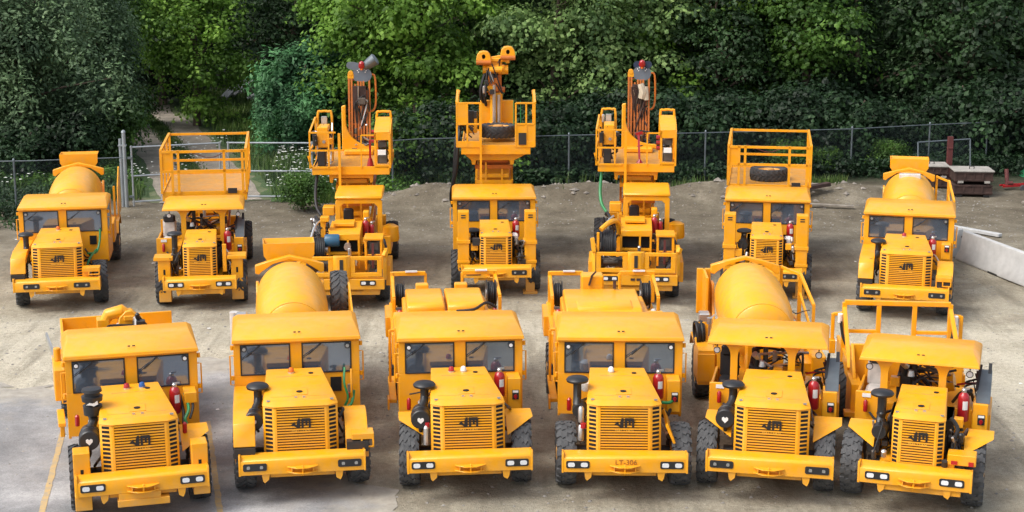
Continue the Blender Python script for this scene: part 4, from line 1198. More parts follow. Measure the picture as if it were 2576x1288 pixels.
# 9: shotcrete style bolter, canopy offset right
def bolter(r, hoodopen, blue):
    chassis_front(r)
    b = MB()
    b.prism([(0, .56), (-.02, .84), (.25, .84), (.25, .56)], 'x', -1.04, 1.08)
    b.box(-.95, .95, .1, 1.2, .40, .56)
    b.build('bumper', 'yellow', r, .012)
    # guard frame with two windows and a centre plate
    b = MB(); z0, z1 = .90, 1.42
    for (x0, x1) in ((-1.02, -.22), (.22, 1.02)):
        b.box(x0, x1, .0, .09, z1 - .09, z1); b.box(x0, x1, .0, .09, z0, z0 + .10)
        b.box(x0, x0 + .12, .0, .09, z0 + .10, z1 - .09); b.box(x1 - .12, x1, .0, .09, z0 + .10, z1 - .09)
    b.prism([(-.22, .0), (-.12, -.08), (.12, -.08), (.22, .0), (.22, .09), (-.22, .09)], 'z', z0 - .04, z1 + .02)
    b.build('front_guard', 'yellow', r, .008)
    for s in (-1, 1):
        b = MB()
        if not (blue and s < 0):
            b.prism([(s * 1.04, .0), (s * 1.14, .08), (s * 1.14, .9), (s * 1.04, .9)], 'z', z0 - .1, z1 + .05)
            b.bar((s * 1.08, .05, z1), (s * 1.13, .1, z1 + (.36 if s < 0 else .12)), .11)
        b.box(s * 1.17 - .06, s * 1.17 + .06, .3, 1.6, .60, 1.12)
        b.build('side_guard', 'yellow', r, .01)
    b = MB(); b.box(-.045, .045, -.095, -.07, 1.04, 1.36); b.build('slot', 'dark', r)
    if hoodopen:
        b = MB(); b.box(-.04, .04, -.09, -.07, .9, .91); o = b.build('badge_plate', 'yellow', r)
        logo(r, .55, y=-.085, z=.955, mat='red', sub=False)
        b = MB(); b.box(-.13, -.02, -.03, -.015, .69, .75); b.box(.02, .13, -.03, -.015, .69, .75); b.build('marker', 'rusty', r)
    for s in ((-1, 1) if hoodopen else (1,)): headlights(r, s * .66, False, y=-.03, z=.74)
    for s in (-1, 1): wheel(r, s * .97, 1.25, 'dark')
    # hood: top cover with two open bays in front
    b = MB(); b.prism([(.95, 1.66), (.95, 1.82), (1.9, 1.92), (2.3, 1.92), (2.3, 1.1), (1.15, 1.1), (1.15, 1.62)], 'x', -.40, .42); b.box(-.30, .24, 1.5, 2.1, 1.92, 2.0)
    b.build('engine_hood', 'yellow', r, .012)
    b = MB()
    for x in (-.41, .08, .36): b.box(x, x + .05, .95, 1.0, .9, 1.70)
    b.box(-.41, .41, .96, 1.0, 1.28, 1.34)
    b.build('hood_frame', 'yellow', r, .004)
    b = MB(); b.box(-.36, .38, 1.10, 1.14, 1.34, 1.66); b.build('opening', 'slot', r)
    b = MB(); b.box(-.34, .04, .8, 1.08, .9, 1.22); b.cyl((-.2, .7, 1.2), (.0, .7, 1.2), .10, 12); b.box(-.05, .3, .5, .7, .9, 1.1); b.build('hydraulic_motor', 'engine', r, .01)
    b = MB(); b.box(.12, .34, .72, .8, 1.02, 1.22); o = b.build('gauge_box', 'strap', r, .01)
    b = MB(); b.box(.16, .30, .71, .72, 1.06, 1.18); b.build('display', 'galv', o)
    # roofed control cubicle on the right
    b = MB(); b.box(.52, 1.02, .80, 1.5, 1.68, 1.74)
    for x in (.54, .94): b.box(x, x + .06, .82, .88, .9, 1.68); b.box(x, x + .06, 1.4, 1.46, .9, 1.68)
    b.box(.60, .94, .83, .87, 1.27, 1.31)
    b.build('control_cubicle', 'yellow', r, .008)
    b = MB(); b.box(.60, .94, 1.30, 1.34, .95, 1.66); b.cyl((.77, 1.0, 1.0), (.77, 1.0, 1.22), .12, 12); b.box(.66, .88, 1.1, 1.2, 1.36, 1.58); b.build('compressor', 'galv', r, .01)
    b = MB(); b.box(.72, .78, .81, .83, .95, 1.6); b.build('hatch_bar', 'maroon', r)
    # big cable drum on the left
    if blue:
        b = MB(); b.lathe([(.33, -.14), (.33, -.12), (.27, -.115), (.27, .115), (.33, .12), (.33, .14)], (-.62, 1.0, 1.42), (1, 0, 0), 26); o = b.build('cable_reel', 'dark', r)
        b = MB(); b.lathe([(.15, -.19), (.17, -.15), (.17, .15), (.15, .19)], (-.30, .95, 1.66), (1, 0, 0), 16); b.build('motor', 'bluetank', r)
        b = MB(); b.lathe([(.09, -.1), (.09, .1)], (.10, .85, 1.52), (0, 1, 0), 16); b.build('pump', 'silver', r)
        b = MB(); b.box(-.62, -.50, 1.3, 1.5, .9, 2.2); b.box(-.62, -.40, 1.2, 1.5, 2.1, 2.22); b.build('reel_post', 'yellow', r, .01)
    else:
        b = MB(); b.lathe([(.45, -.20), (.45, -.17), (.38, -.16), (.38, .16), (.45, .17), (.45, .20)], (-.72, .9, 1.42), (1, 0, 0), 30); o = b.build('cable_reel', 'black', r)
        b = MB(); b.tube(smooth_path([(-.92, .6, 1.9), (-.7, .8, 2.05), (-.5, 1.2, 2.0), (-.42, 1.4, 1.6)]), .07, 8); b.build('reel_arm', 'yellow', r)
        b = MB(); b.box(-1.02, -.95, .42, .52, 1.35, 1.85); b.build('reel_bracket', 'yellow', r, .01)
    b = MB()
    for dx in (-.10, -.05, 0, .05, .10): b.ring(((-.62 if blue else -.72) + dx, 1.0 if blue else .9, 1.42), (1, 0, 0), .29 if blue else .40, .028, 28, 6)
    b.build('cable', 'rubberblack', o)
    b = MB(); b.lathe([(.07, -.215), (.12, -.20), (.12, .20), (.07, .215)], (-.72 if not blue else -.62, .9 if not blue else 1.0, 1.42), (1, 0, 0), 14); b.build('reel_hub', 'silver', o)
    b = MB(); b.box(-.90, -.35, .30, .55, .98, 1.2); b.cyl((-.85, .3, 1.1), (-.45, .3, 1.1), .08, 12); b.build('winch', 'engine', r, .01)
    extinguisher(r, .50, 2.2, 1.5, .46, .09, False); extinguisher(r, .66, 2.25, 1.45, .40, .07, False)
    b = MB(); b.box(.42, .58, 2.4, 2.7, 1.9, 2.15); b.build('horn_box', 'yellow', r, .02)
    hoses(r, [('rubberblack', .04, [(-.6, 1.3, 1.9), (-.75, 1.6, 2.15), (-.8, 2.2, 2.0), (-.6, 2.8, 1.8)]), ('silver', .03, [(-.85, .9, 1.7), (-.75, 1.2, 2.0), (-.6, 1.5, 2.1)]), ('rubberblack', .035, [(1.0, 1.0, 1.0), (1.08, 1.3, 1.3), (1.0, 1.8, 1.5)])])
    clutter(r, -.36, .36, .62, 1.0, .9, 1.3, 12, 5 + blue); clutter(r, .45, .60, .9, 2.2, 1.2, 1.7, 8, 6 + blue); clutter(r, -.95, -.42, 1.2, 2.4, 1.3, 2.0, 14, 8 + blue); clutter(r, -1.0, -.30, .2, .6, .95, 1.3, 8, 9 + blue)
    # canopy: arched hoop
    xa, xb = -.34, .92
    b = MB()
    out = [(xa, .9), (xa, 2.36), (xa + .06, 2.42), (xb - .06, 2.42), (xb, 2.36), (xb, .9)]
    inn = [(xb - .13, .9), (xb - .13, 2.22), (xb - .22, 2.30), (xa + .22, 2.30), (xa + .13, 2.22), (xa + .13, .9)]
    b.prism(out + inn, 'y', 2.78, 2.86)
    b.build('canopy_post', 'yellow', r, .01)
    b = MB(); b.prism([(2.74, 2.42), (2.74, 2.50), (3.1, 2.58), (4.2, 2.58), (4.2, 2.42)], 'x', xa - .01, xb + .01); b.build('canopy_roof', 'yellow', r, .03)
    b = MB(); b.box(xa, xb, 2.9, 4.1, .9, 1.25); b.box(xa - .3, xa, 2.7, 4.0, .9, 1.4); b.box(xb, xb + .22, 2.8, 4.0, .9, 1.4); b.build('operator_compartment', 'yellow', r, .02)
    b = MB(); b.box(-.18, .10, 3.2, 3.5, 1.25, 1.5); b.box(-.18, .10, 3.45, 3.6, 1.5, 2.05); b.build('driver_seat', 'seat', r, .05)
    b = MB(); b.lathe([(.22, 0), (.24, .05), (.22, .4), (.10, .46)], (1.12, 3.2, 1.2), (0, 0, 1), 14); b.build('round_tank', 'yellow', r)
    b = MB(); b.box(-.72, -.40, 3.2, 3.6, 1.9, 2.14); b.build('lamp_box', 'yellow', r, .02)
    # lift, platform, pods
    T = yawT(4, 0)
    rear_frame(r, T, 8.4, tyres='dark')
    scissor_stack(r, T, 4.6, 1.05, 2.9, -.42, .52, 4, 3.0)
    x0, x1, z = -1.12, 1.12, 3.05
    platform_floor(r, T, x0 + .05, x1 - .05, 4.2, 7.6, z, .18)
    b = MB(); b.prism([(-.62, z - .18), (.62, z - .18), (.60, z - .42), (.52, z - .44), (.50, z - .30), (-.50, z - .30), (-.52, z - .44), (-.60, z - .42)], 'y', 4.35, 4.6); b.build('lift_subframe', 'yellow', r, .01)
    b = MB(); b.bar((-.30, 4.14, 1.8), (-.30, 4.14, z + .98), .07); b.build('hose_mast', 'yellow', r)
    b = MB(); w_ = .045
    # left cage
    for x in (x0, x0 + .52): b.bar((x, 4.2, z), (x, 4.2, z + 1.0), w_)
    for zz in (.02, .50, 1.0): b.bar((x0, 4.2, z + zz), (x0 + .72, 4.2, z + zz), w_)
    b.bar((x0, 4.2, z + 1.0), (x0 + .05, 5.6, z + 1.25), w_); b.bar((x0, 4.2, z + .5), (x0, 6.2, z + .5), w_); b.bar((x0 + .05, 5.6, z), (x0 + .05, 5.6, z + 1.25), w_)
    b.bar((x0 - .05, 4.2, z + .35), (x0 + .05, 4.2, z), w_)
    b.build('guard_rail', 'yellow', r)
    b = MB(); b.tube(smooth_path([(x0 + .12, 5.6, z), (x0 + .12, 5.6, z + 1.3), (x0 + .22, 5.6, z + 1.42), (x0 + .42, 5.6, z + 1.42), (x0 + .52, 5.6, z + 1.3), (x0 + .52, 5.6, z)], 3), .035, 7); b.build('hoop_rail', 'yellow', r)
    b = MB(); b.box(x0 + .20, x0 + .50, 4.4, 5.2, z + .55, z + 1.12); b.build('control_console', 'yellow', r, .02)
    b = MB(); b.cyl((x0 + .14, 4.35, z + .62), (x0 + .14, 4.35, z + .9), .07, 10); b.box(x0 + .20, x0 + .42, 4.3, 4.8, z + .04, z + .46); b.build('hydraulic_pack', 'dark', r, .02)
    b = MB(); b.lathe([(.045, 0), (.045, .03)], (x0 + .38, 4.40, z + .72), (0, -1, 0), 12); b.box(x0 + .24, x0 + .40, 5.3, 5.5, z + 1.1, z + 1.3); b.build('gauge', 'silver', r)
    # right pod
    b = MB(); b.prism([(4.2, z), (4.2, z + .98), (4.6, z + 1.12), (5.5, z + 1.25), (5.5, z)], 'x', x1 - .03, x1 + .0)
    b.box(x1 - .46, x1 - .40, 4.2, 4.26, z, z + .98); b.box(x1 - .06, x1, 4.18, 4.2, z, z + .98)
    b.box(x1 - .46, x1 - .03, 4.2, 4.26, z + .78, z + .98); b.box(x1 - .40, x1 - .06, 4.2, 4.24, z, z + .10)
    b.prism([(4.2, z + .98), (5.5, z + 1.25), (5.5, z + 1.28), (4.2, z + 1.01)], 'x', x1 - .46, x1 - .03)
    b.build('drill_pod', 'yellow', r, .006)
    b = MB(); b.tube(smooth_path([(x1 - .44, 5.5, z), (x1 - .44, 5.5, z + 1.3), (x1 - .36, 5.5, z + 1.42), (x1 - .12, 5.5, z + 1.42), (x1 - .04, 5.5, z + 1.3), (x1 - .04, 5.5, z)], 3), .035, 7); b.build('hoop_rail', 'yellow', r)
    b = MB(); b.box(x1 - .36, x1 - .14, 4.12, 4.18, z + .38, z + .52); b.build('notice', 'white', r)
    b = MB(); b.box(x1 - .38, x1 - .10, 4.24, 4.5, z + .12, z + .34); b.box(x1 - .36, x1 - .12, 4.3, 4.6, z + .56, z + .74); b.each('valve_bank', 'engine', r, .02)
    b = MB(); b.box(x1 - .62, x1 - .56, 4.45, 4.5, z + .04, z + .75); b.lathe([(.10, 0), (.05, .22)], (x1 - .59, 4.47, z + .02), (0, 0, 1), 8)
    for k in range(3): b.cyl((x1 - .56, 4.6 + k * .12, z + .7 + .12 * k), (x1 - .40, 4.6 + k * .12, z + .7 + .12 * k), .05, 8)
    b.build('red_stand', 'red', r) if blue else None
    b = MB(); b.bar((x1 - .82, 4.2, z), (x1 - .82, 4.2, z + .92), .04); b.bar((x1 - .82, 4.2, z + .92), (x1 - .46, 4.2, z + .92), .04); b.build('gate_rail', 'yellow', r)
    if not blue:
        b = MB(); b.bar((.10, 4.7, z + .02), (.06, 4.9, z + .8), .06); b.bar((-.02, 4.9, z + .80), (.18, 4.9, z + .84), .07); b.lathe([(.10, 0), (.03, .1)], (.10, 4.7, z + .01), (0, 0, 1), 8); b.build('red_stand', 'red', r)
        b = MB()
        for k in range(3): b.cyl((x1 - .56, 4.6, z + .45 + .15 * k), (x1 - .44, 4.6, z + .45 + .15 * k), .06, 10)
        b.build('red_canisters', 'red', r)
    clutter(r, x0 + .08, x0 + .60, 4.35, 5.4, z + .05, z + 1.15, 18, 15 + blue); clutter(r, x1 - .40, x1 - .08, 4.3, 5.0, z + .1, z + .75, 8, 16 + blue); clutter(r, -.2, .45, 6.9, 7.3, z + .1, z + .6, 10, 17 + blue)
    # boom cradle: curved gusset
    T2 = None
    arc = [(.48 - .78 * math.cos(a), z + .95 - .72 * math.sin(a)) for a in [k * math.pi / 20 for k in range(11)]]
    b = MB(); b.prism([(-.42, z + .10), (-.42, z + 1.42), (-.30, z + 1.44)] + [(-.30, z + .95)] + arc[1:] + [(.62, z + .22), (.62, z + .10)], 'y', 6.95, 7.08); b.build('boom_cradle', 'yellow', r, .02)
    b = MB(); b.box(-.35, .5, 6.6, 7.3, z + .02, z + .16); b.build('boom_base', 'yellow', r, .03)
    # mast
    zb, ztop = z + .25, z + 2.30
    b = MB()
    for x, zt2 in ((-.22, ztop), (-.14, ztop - .02), (-.04, ztop - .3), (.05, ztop - .12), (.13, ztop - .12), (.21, ztop - .12), (.30, ztop - .5), (.38, ztop - .12)):
        b.bar((x, 7.3, zb), (x - .03 + .02, 7.62, zt2), .055, .09)
    for k in range(6):
        zz = zb + .25 + k * .32; b.box(-.20, .38, 7.35 + k * .05, 7.40 + k * .05, zz, zz + .03)
    b.build('drill_mast', 'rustorange', r)
    b = MB(); b.box(-.12, .28, 7.44, 7.52, zb, ztop - .35); b.build('feed_channel', 'rusty', r)
    clutter(r, -.15, .35, 7.3, 7.5, zb, ztop - .3, 12, 40 + blue)
    b = MB(); b.lathe([(.08, -.06), (.08, .06)], (-.17, 7.6, ztop + .02), (0, 1, 0), 12); b.box(-.26, -.08, 7.55, 7.66, ztop - .14, ztop); b.build('mast_cap', 'yellow', r, .01)
    b = MB(); b.tube(smooth_path([(.42, 7.6, ztop - .02), (.54, 7.6, ztop - .1), (.56, 7.55, ztop - .8), (.50, 7.5, ztop - 1.05), (.38, 7.5, ztop - 1.1)], 4), .03, 7); b.build('hoop_handle', 'rustorange', r)
    b = MB(); b.box(-.05, .35, 7.3, 7.5, z + .22, z + .45); b.cyl((-.1, 7.2, z + .35), (.4, 7.2, z + .3), .05, 8); b.build('rotation_unit', 'dark', r, .02)
    # head: three broad grey blades and a red hub
    hc = Vector((.16, 7.55, ztop + .18))
    specs = ((-90, .42, .29), (168, .46, .12)) if blue else ((-90, .42, .27), (165, .26, .11), (15, .30, .11))
    for ang, ln, wd in specs:
        a = R(ang); dx, dz = math.cos(a), math.sin(a); px, pz = -dz, dx
        b = MB(); P = []
        for k in range(13):
            t_ = k / 12 * math.pi
            rr = math.sin(t_)
            P.append((hc.x + dx * (ln * .5 - ln * .5 * math.cos(t_)) + px * wd * (rr ** .7), hc.z + dz * (ln * .5 - ln * .5 * math.cos(t_)) + pz * wd * (rr ** .7)))
        for k in range(1, 12):
            t_ = math.pi - k / 12 * math.pi
            rr = math.sin(t_)
            P.append((hc.x + dx * (ln * .5 - ln * .5 * math.cos(t_)) - px * wd * (rr ** .7), hc.z + dz * (ln * .5 - ln * .5 * math.cos(t_)) - pz * wd * (rr ** .7)))
        b.prism(P, 'y', hc.y + (ang % 7) * .01, hc.y + .02 + (ang % 7) * .01)
        o = b.build('head_blade', 'galv' if ang == 35 else ('navy' if not blue and ang != -90 else 'fan'), r)
        if ang == -90:
            q = MB()
            for sx in (-1, 1):
                for k in range(3): q.lathe([(.018, 0), (.012, .01)], (hc.x + sx * (.07 + .03 * k), hc.y - .0, hc.z - .04 - .07 * (k % 2) - .02 * k), (0, -1, 0), 8)
            q.build('bolt', 'white', o)
    if blue:
        b = MB(); b.lathe([(.10, 0), (.15, .18), (.18, .42), (.15, .44)], (hc.x + .06, hc.y + .05, hc.z + .02), (.80, -.1, .55), 18); b.build('head_duct', 'galv', r)
    b = MB(); b.lathe([(.09, -.05), (.10, 0), (.08, .10), (.03, .14)], (hc.x, hc.y - .02, hc.z + .06), (0, -.3, 1), 12); b.build('red_cap', 'red', r)
    b = MB(); b.lathe([(.04, 0), (.04, .1)], (hc.x, hc.y - .05, hc.z - .06), (0, 0, 1), 8); b.build('spindle', 'orange', r)
    if not blue:
        b = MB(); b.tube([(.12, 7.35, ztop - .32), (.20, 7.32, ztop - .55), (.16, 7.34, ztop - .75)], [.09, .12, .10], 8); b.tube([(.28, 7.35, ztop - .4), (.30, 7.33, ztop - .80)], [.07, .08], 8); b.build('wrapped_cloth', 'strap', r)
    hs = 'green' if not blue else 'rubberblack'
    b = MB(); b.tube(smooth_path([(-.95, 4.5, z - .1), (-1.0, 4.3, z - .7), (-.95, 4.0, 2.0), (-.8, 3.7, 1.8)]), .045, 8); b.build('hanging_hose', hs, r)
r = machine('roof_bolter', -4.33, 39.5, 2, 'yellow roof bolting machine with wide grey mast blades and a blue motor', 'drill rig')
bolter(r, False, True)
r = machine('roof_bolter', 3.19, 40.01, -4, 'yellow roof bolting machine with cream cloth tied to its mast and a black cable reel', 'drill rig')
bolter(r, True, False)

# 10: boom and scissor platform
r = machine('boom_lift_truck', -.41, 40.86, 2, 'yellow enclosed cab scissor lift truck with a tall folded boom holding two round heads', 'boom lift')
front_S(r, 'dark', True, dict(x=-.62, y=.75, z=1.28, r=.12, stack=(-.60, 1.1), top=1.62, badge=False, length=.3), seed=21, wx=1.02)
cab(r, seed=6, litlamp=False)
for s, foot in ((-1, False), (1, True)):
    x0, x1 = sorted((s * .74, s * 1.04)); outrigger_front(r, x0 + .03, x1 + .03, .55 if foot else .60, 2.24, foot, .55, False, 'bolt')
extinguisher(r, .58, 1.9, 1.3, .46, .10)
b = MB(); b.box(.44, .62, 1.2, 1.5, 1.24, 1.5); b.build('washer_tank', 'white', r, .04)
hoses(r, [('rubberblack', .05, [(-.58, .8, 1.5), (-.66, .75, 1.2), (-.60, .7, .95)]), ('rubberblack', .03, [(.8, .6, 1.2), (.70, .8, 1.1), (.6, 1.0, 1.2)])])
def boom_platform(r):
    T = yawT(4, R(-1.5))
    rear_frame(r, T, 8.6, tyres='dark')
    scissor_stack(r, T, 4.7, 1.05, 3.25, -.48, .55, 5, 3.2)
    z, x0, x1 = 3.45, -1.02, 1.20
    platform_floor(r, T, x0 + .12, x1 - .12, 4.3, 7.8, z, .22)
    b = MB(T); b.prism([(x0 + .15, z - .2), (x1 - .15, z - .2), (.62, z - .42), (.60, z - .55), (.50, z - .55), (.48, z - .42), (-.48, z - .42), (-.50, z - .55), (-.60, z - .55), (-.62, z - .42)], 'y', 4.5, 4.75); b.build('lift_subframe', 'yellow', r, .01)
    w_ = .05
    for s, xo, xi in ((-1, x0, -.36), (1, x1, .66)):
        b = MB(T)
        for zz in (.65, 1.25): b.bar((xo, 4.3, z + zz), (xi, 4.3, z + zz), w_)
        for x in (xo, xi, (xo * .55 + xi * .45)): b.bar((x, 4.3, z), (x, 4.3, z + 1.25), w_)
        b.bar((xo, 4.3, z + 1.25), (xo, 5.6, z + 1.46), w_ * 1.4); b.bar((xo, 5.6, z), (xo, 5.6, z + 1.5), w_ * 1.6); b.bar((xo, 4.3, z + .65), (xo, 7.6, z + .65), w_)
        b.bar((xo, 5.6, z + 1.25), (xo, 7.6, z + 1.25), w_)
        if s < 0: b.box(xo + .02, xo + .28, 4.28, 4.31, z + .65, z + 1.25)
        else:
            b.prism([(4.3, z), (4.3, z + 1.1), (5.6, z + 1.35), (5.6, z)], 'x', xo - .02, xo + .01); b.box(xi, xo, 4.29, 4.32, z + .0, z + .62)
        b.box(xo - .02 if s < 0 else xi, xi if s < 0 else xo, 4.28, 4.33, z - .02, z + .16)
        b.build('guard_rail', 'yellow', r, .004)
    b = MB(T); b.bar((-.34, 4.22, 2.1), (-.34, 4.22, z + 1.25), .06); b.build('hose_mast', 'yellow', r)
    b = MB(T); b.box(.74, .96, 4.26, 4.29, z + .06, z + .40); b.build('number_plate', 'dark', r)
    b = MB(T); b.box(-.75, -.45, 5.0, 5.4, z + .3, z + .9); b.build('control_console', 'yellow', r, .02)
    b = MB(T); b.cyl((-.62, 4.6, z + .65), (-.62, 4.6, z + 1.0), .09, 10); b.cyl((-.6, 4.6, z + .45), (-.6, 4.5, z + .5), .05, 8); b.build('joystick', 'black', r)
    b = MB(T)
    for x in (.60, .80): b.tube([(x, 4.35, z + .62), (x, 4.35, z + 1.3)], .012, 5)
    b.build('strap', 'green', r)
    # boom
    clutter(r, -.20, .38, 6.35, 6.6, z + 1.2, z + 2.3, 12, 61); clutter(r, -.95, -.5, 4.5, 5.4, z + .1, z + .9, 10, 62)
    b = MB(T); b.cyl((.10, 6.9, z), (.10, 6.9, z + .25), .34, 20); b.box(-.38, .62, 6.8, 7.0, z + .25, z + 1.05); b.build('boom_turret', 'yellow', r, .02)
    b = MB(T); b.cyl((.10, 6.75, z + .25), (.10, 6.75, z + 1.3), .19, 16); b.lathe([(.26, 0), (.26, .14), (.2, .2)], (.10, 6.75, z + .22), (0, 0, 1), 18); b.build('boom_column', 'yellow', r, .01)
    b = MB(T); b.cyl((.04, 6.52, z + .3), (.04, 6.52, z + 1.55), .05, 10); b.cyl((.18, 6.52, z + .3), (.18, 6.52, z + 1.25), .045, 10); b.build('hydraulic_rod', 'silver', r)
    b = MB(T); b.box(-.14, .26, 6.65, 7.0, z + 1.22, z + 1.85); b.box(-.05, .17, 6.5, 6.66, z + 1.35, z + 1.75); b.cyl((-.26, 6.75, z + 1.38), (.36, 6.75, z + 1.38), .09, 12); b.build('boom_elbow', 'rustorange', r, .03)
    b = MB(T); b.box(-.16, .36, 6.6, 7.0, z + 1.85, z + 2.12); b.cyl((-.30, 6.75, z + 1.98), (.46, 6.75, z + 1.98), .14, 14); b.cyl((-.10, 6.5, z + 2.0), (.28, 6.5, z + 2.0), .10, 12); b.build('boom_joint', 'yellow', r, .03)
    b = MB(T); b.box(-.04, .28, 6.65, 6.95, z + 2.1, z + 2.3); b.box(-.17, .47, 6.6, 6.98, z + 2.22, z + 2.33); b.box(.38, .50, 6.55, 6.75, z + 2.18, z + 2.34); b.bar((-.15, 6.8, z + 2.28), (.42, 6.8, z + 2.38), .12); b.build('boom_crosshead', 'yellow', r, .02)
    for cx, cz in ((-.27, 2.33), (.45, 2.47)):
        b = MB(T)
        P = [(cx + u_, z + cz + v_) for u_, v_ in ((.22, -.02), (.19, .10), (.12, .19), (0, .21), (-.12, .19), (-.19, .10), (-.22, -.02), (-.20, -.13), (-.11, -.18), (0, -.19), (.11, -.18), (.20, -.13))]
        Q = [(math.cos(R(a)) * .055 + cx, z + cz + .05 + math.sin(R(a)) * .075) for a in range(0, 360, 30)]
        n = 12
        vs = [(p[0], 6.50, p[1]) for p in P] + [(q[0], 6.50, q[1]) for q in Q] + [(p[0], 6.9, p[1]) for p in P] + [(q[0], 6.9, q[1]) for q in Q]
        fs = []
        for k in range(n):
            j = (k + 1) % n
            fs += [(k, j, n + j, n + k), (2 * n + k, 3 * n + k, 3 * n + j, 2 * n + j), (k, 2 * n + k, 2 * n + j, j), (n + k, n + j, 3 * n + j, 3 * n + k)]
        b.add(vs, fs); o = b.build('boom_head', 'yellow', r, .03)
        b = MB(T); b.cyl((cx - .22, 6.48, z + cz - .12), (cx + .22, 6.48, z + cz - .12), .07, 10); b.build('head_roller', 'rustorange', o)
        b = MB(T); b.cyl((cx, 6.80, z + cz + .03), (cx, 6.88, z + cz + .03), .10, 12); b.build('core', 'dark', o)
    hoses(r, [('rubberblack', .05, [T(p) for p in ((-.22, 6.7, z + 1.9), (-.34, 6.65, z + 1.5), (-.36, 6.7, z + 1.2), (-.28, 6.8, z + 1.0))]), ('rubberblack', .045, [T(p) for p in ((-.14, 6.7, z + 1.7), (-.26, 6.6, z + 1.4), (-.24, 6.7, z + 1.1), (-.2, 6.8, z + .9))]),
              ('rubberblack', .055, [T(p) for p in ((-.92, 5.0, z + .6), (-.98, 4.6, z + .2), (-1.06, 4.6, z - .7), (-1.22, 4.9, z - 1.6), (-1.0, 5.2, 1.2))]), ('rubberblack', .05, [T(p) for p in ((-.95, 5.2, z + .5), (-1.06, 4.8, z + .1), (-1.12, 4.8, z - .8), (-1.18, 5.1, z - 1.7), (-.9, 5.4, 1.1))])])
    return T, z
BT, BZ = boom_platform(r)
t = link_mesh('spare_tyre', TY['dark'], None); RT_SPARE.append((t, r, BT((.16, 5.6, BZ + .30)), (0, R(90), 0), 'spare tyre lying flat on the high deck below the tall boom', 'tyre'))

# 12: enclosed cab scissor truck with spare tyre
r = machine('scissor_lift_truck', 6.62, 40.50, -9, 'yellow enclosed cab scissor lift truck carrying a spare tyre on its railed deck', 'scissor lift')
front_S(r, 'dark', True, dict(x=-.62, y=.75, z=1.36, r=.14, stack=(-.60, 1.1), top=1.66, badge=False, length=.3), seed=31, wx=1.02)
cab(r, seed=7, litlamp=False)
for s in (-1, 1):
    x0, x1 = sorted((s * .74, s * 1.04)); outrigger_front(r, x0 + (.02 if s > 0 else -.08), x1 + (.02 if s > 0 else -.08), .45, 2.22, s > 0, .55, False, 'bolt')
extinguisher(r, .62, 1.9, 1.3, .46, .10)
b = MB(); b.box(.46, .66, 1.2, 1.5, 1.24, 1.5); b.build('washer_tank', 'white', r, .04)
hoses(r, [('rubberblack', .06, [(-.60, .8, 1.5), (-.66, .75, 1.2), (-.60, .7, .95)]), ('silver', .04, [(-.50, .6, 1.2), (-.54, .55, 1.0)])])
T = yawT(3.9, R(0))
scissor_platform(r, T, -1.14, 1.18, 2.34, 3.50)
t = link_mesh('spare_tyre', TY['dark'], None); RT_SPARE.append((t, r, T((.02, 5.7, 2.34 + .18)), (0, R(90), 0), 'spare tyre lying flat on the railed deck of the enclosed cab scissor truck', 'tyre'))

# 13: mixer with cab, far right
r = machine('concrete_mixer', 9.73, 38.42, -15, 'yellow enclosed cab concrete mixer at the right end of the far row', 'mixer truck')
front_L(r, 'block', True, ((-.10, 'red'),), R(-4), None, 'box', 'round', True, dict(x=-.86, z=1.25), 17, lights=.78)
cab(r, seed=8, litlamp=False)
bracket_step(r, .74, 1.12, .20, .90, 1.12)
extinguisher(r, .62, 2.05, 1.28, .46, .10)
console(r, .84, 1.08, 2.0, 1.22, 1.62)
T = yawT(3.9, R(2))
mixer(r, T, True, True, 'ladder', lidlabel=True)

for t, root, loc, rot, lab, cat in RT_SPARE:
    q = Matrix.Rotation(root.rotation_euler[2], 4, 'Z')
    m = Matrix.Translation(root.location) @ q @ Matrix.Translation(loc) @ Matrix.Rotation(rot[1], 4, 'Y')
    t.matrix_world = m
    tag(t, lab, cat, 'spare tyres carried on the machines')
    if rot[1]:
        rr = link_mesh('rim', RIM, t)
# ---------------------------------------------------------------- ground
rng = np.random.default_rng(5)
def vnoise(x, y, sc, seed):
    # smooth value noise on arrays
    g = np.random.default_rng(seed).random((64, 64))
    u, v = x / sc, y / sc
    i, j = np.floor(u).astype(int), np.floor(v).astype(int)
    fu, fv = u - i, v - j
    fu, fv = fu * fu * (3 - 2 * fu), fv * fv * (3 - 2 * fv)
    a = g[i % 64, j % 64]; b = g[(i + 1) % 64, j % 64]; c = g[i % 64, (j + 1) % 64]; d = g[(i + 1) % 64, (j + 1) % 64]
    return (a * (1 - fu) + b * fu) * (1 - fv) + (c * (1 - fu) + d * fu) * fv

def ground_h(x, y):
    x = np.asarray(x, float); y = np.asarray(y, float)
    h = (vnoise(x, y, 6, 1) - .5) * .04 + (vnoise(x, y, 1.7, 2) - .5) * .03
    h *= np.clip((y - 26) / 8, 0, 1)
    h *= 1 - .85 * ((y > 36) & (y < 50) & (np.abs(x) < 14))
    # bank of spoil pushed up along the fence, right of the gate
    c = 55.4 + .06 * np.abs(x) + (vnoise(x, y, 5, 3) - .5) * 1.5
    w = np.clip((x + 5.5) / 2.0, 0, 1) * np.clip((15 - x) / 3, 0, 1)
    h += w * .65 * np.exp(-((y - c) / 1.15) ** 2) * (.75 + .9 * vnoise(x, y, 1.3, 4) * vnoise(x, y, 3.1, 9))
    # tyre ruts in the yard
    for k, (x0, sl) in enumerate(((-14.5, .12), (-12.6, .12), (12.2, -.05), (14.3, -.05), (15.4, .1))):
        cx = x0 + sl * (y - 40) + .4 * np.sin(y / 5 + k)
        h -= .035 * np.exp(-((x - cx) / .25) ** 2) * ((y > 29) & (y < 54))
    # track and verge beyond the gate
    far = np.clip((y - 56) / 6, 0, 1)
    h += far * (vnoise(x, y, 7, 6) - .5) * .5
    return h

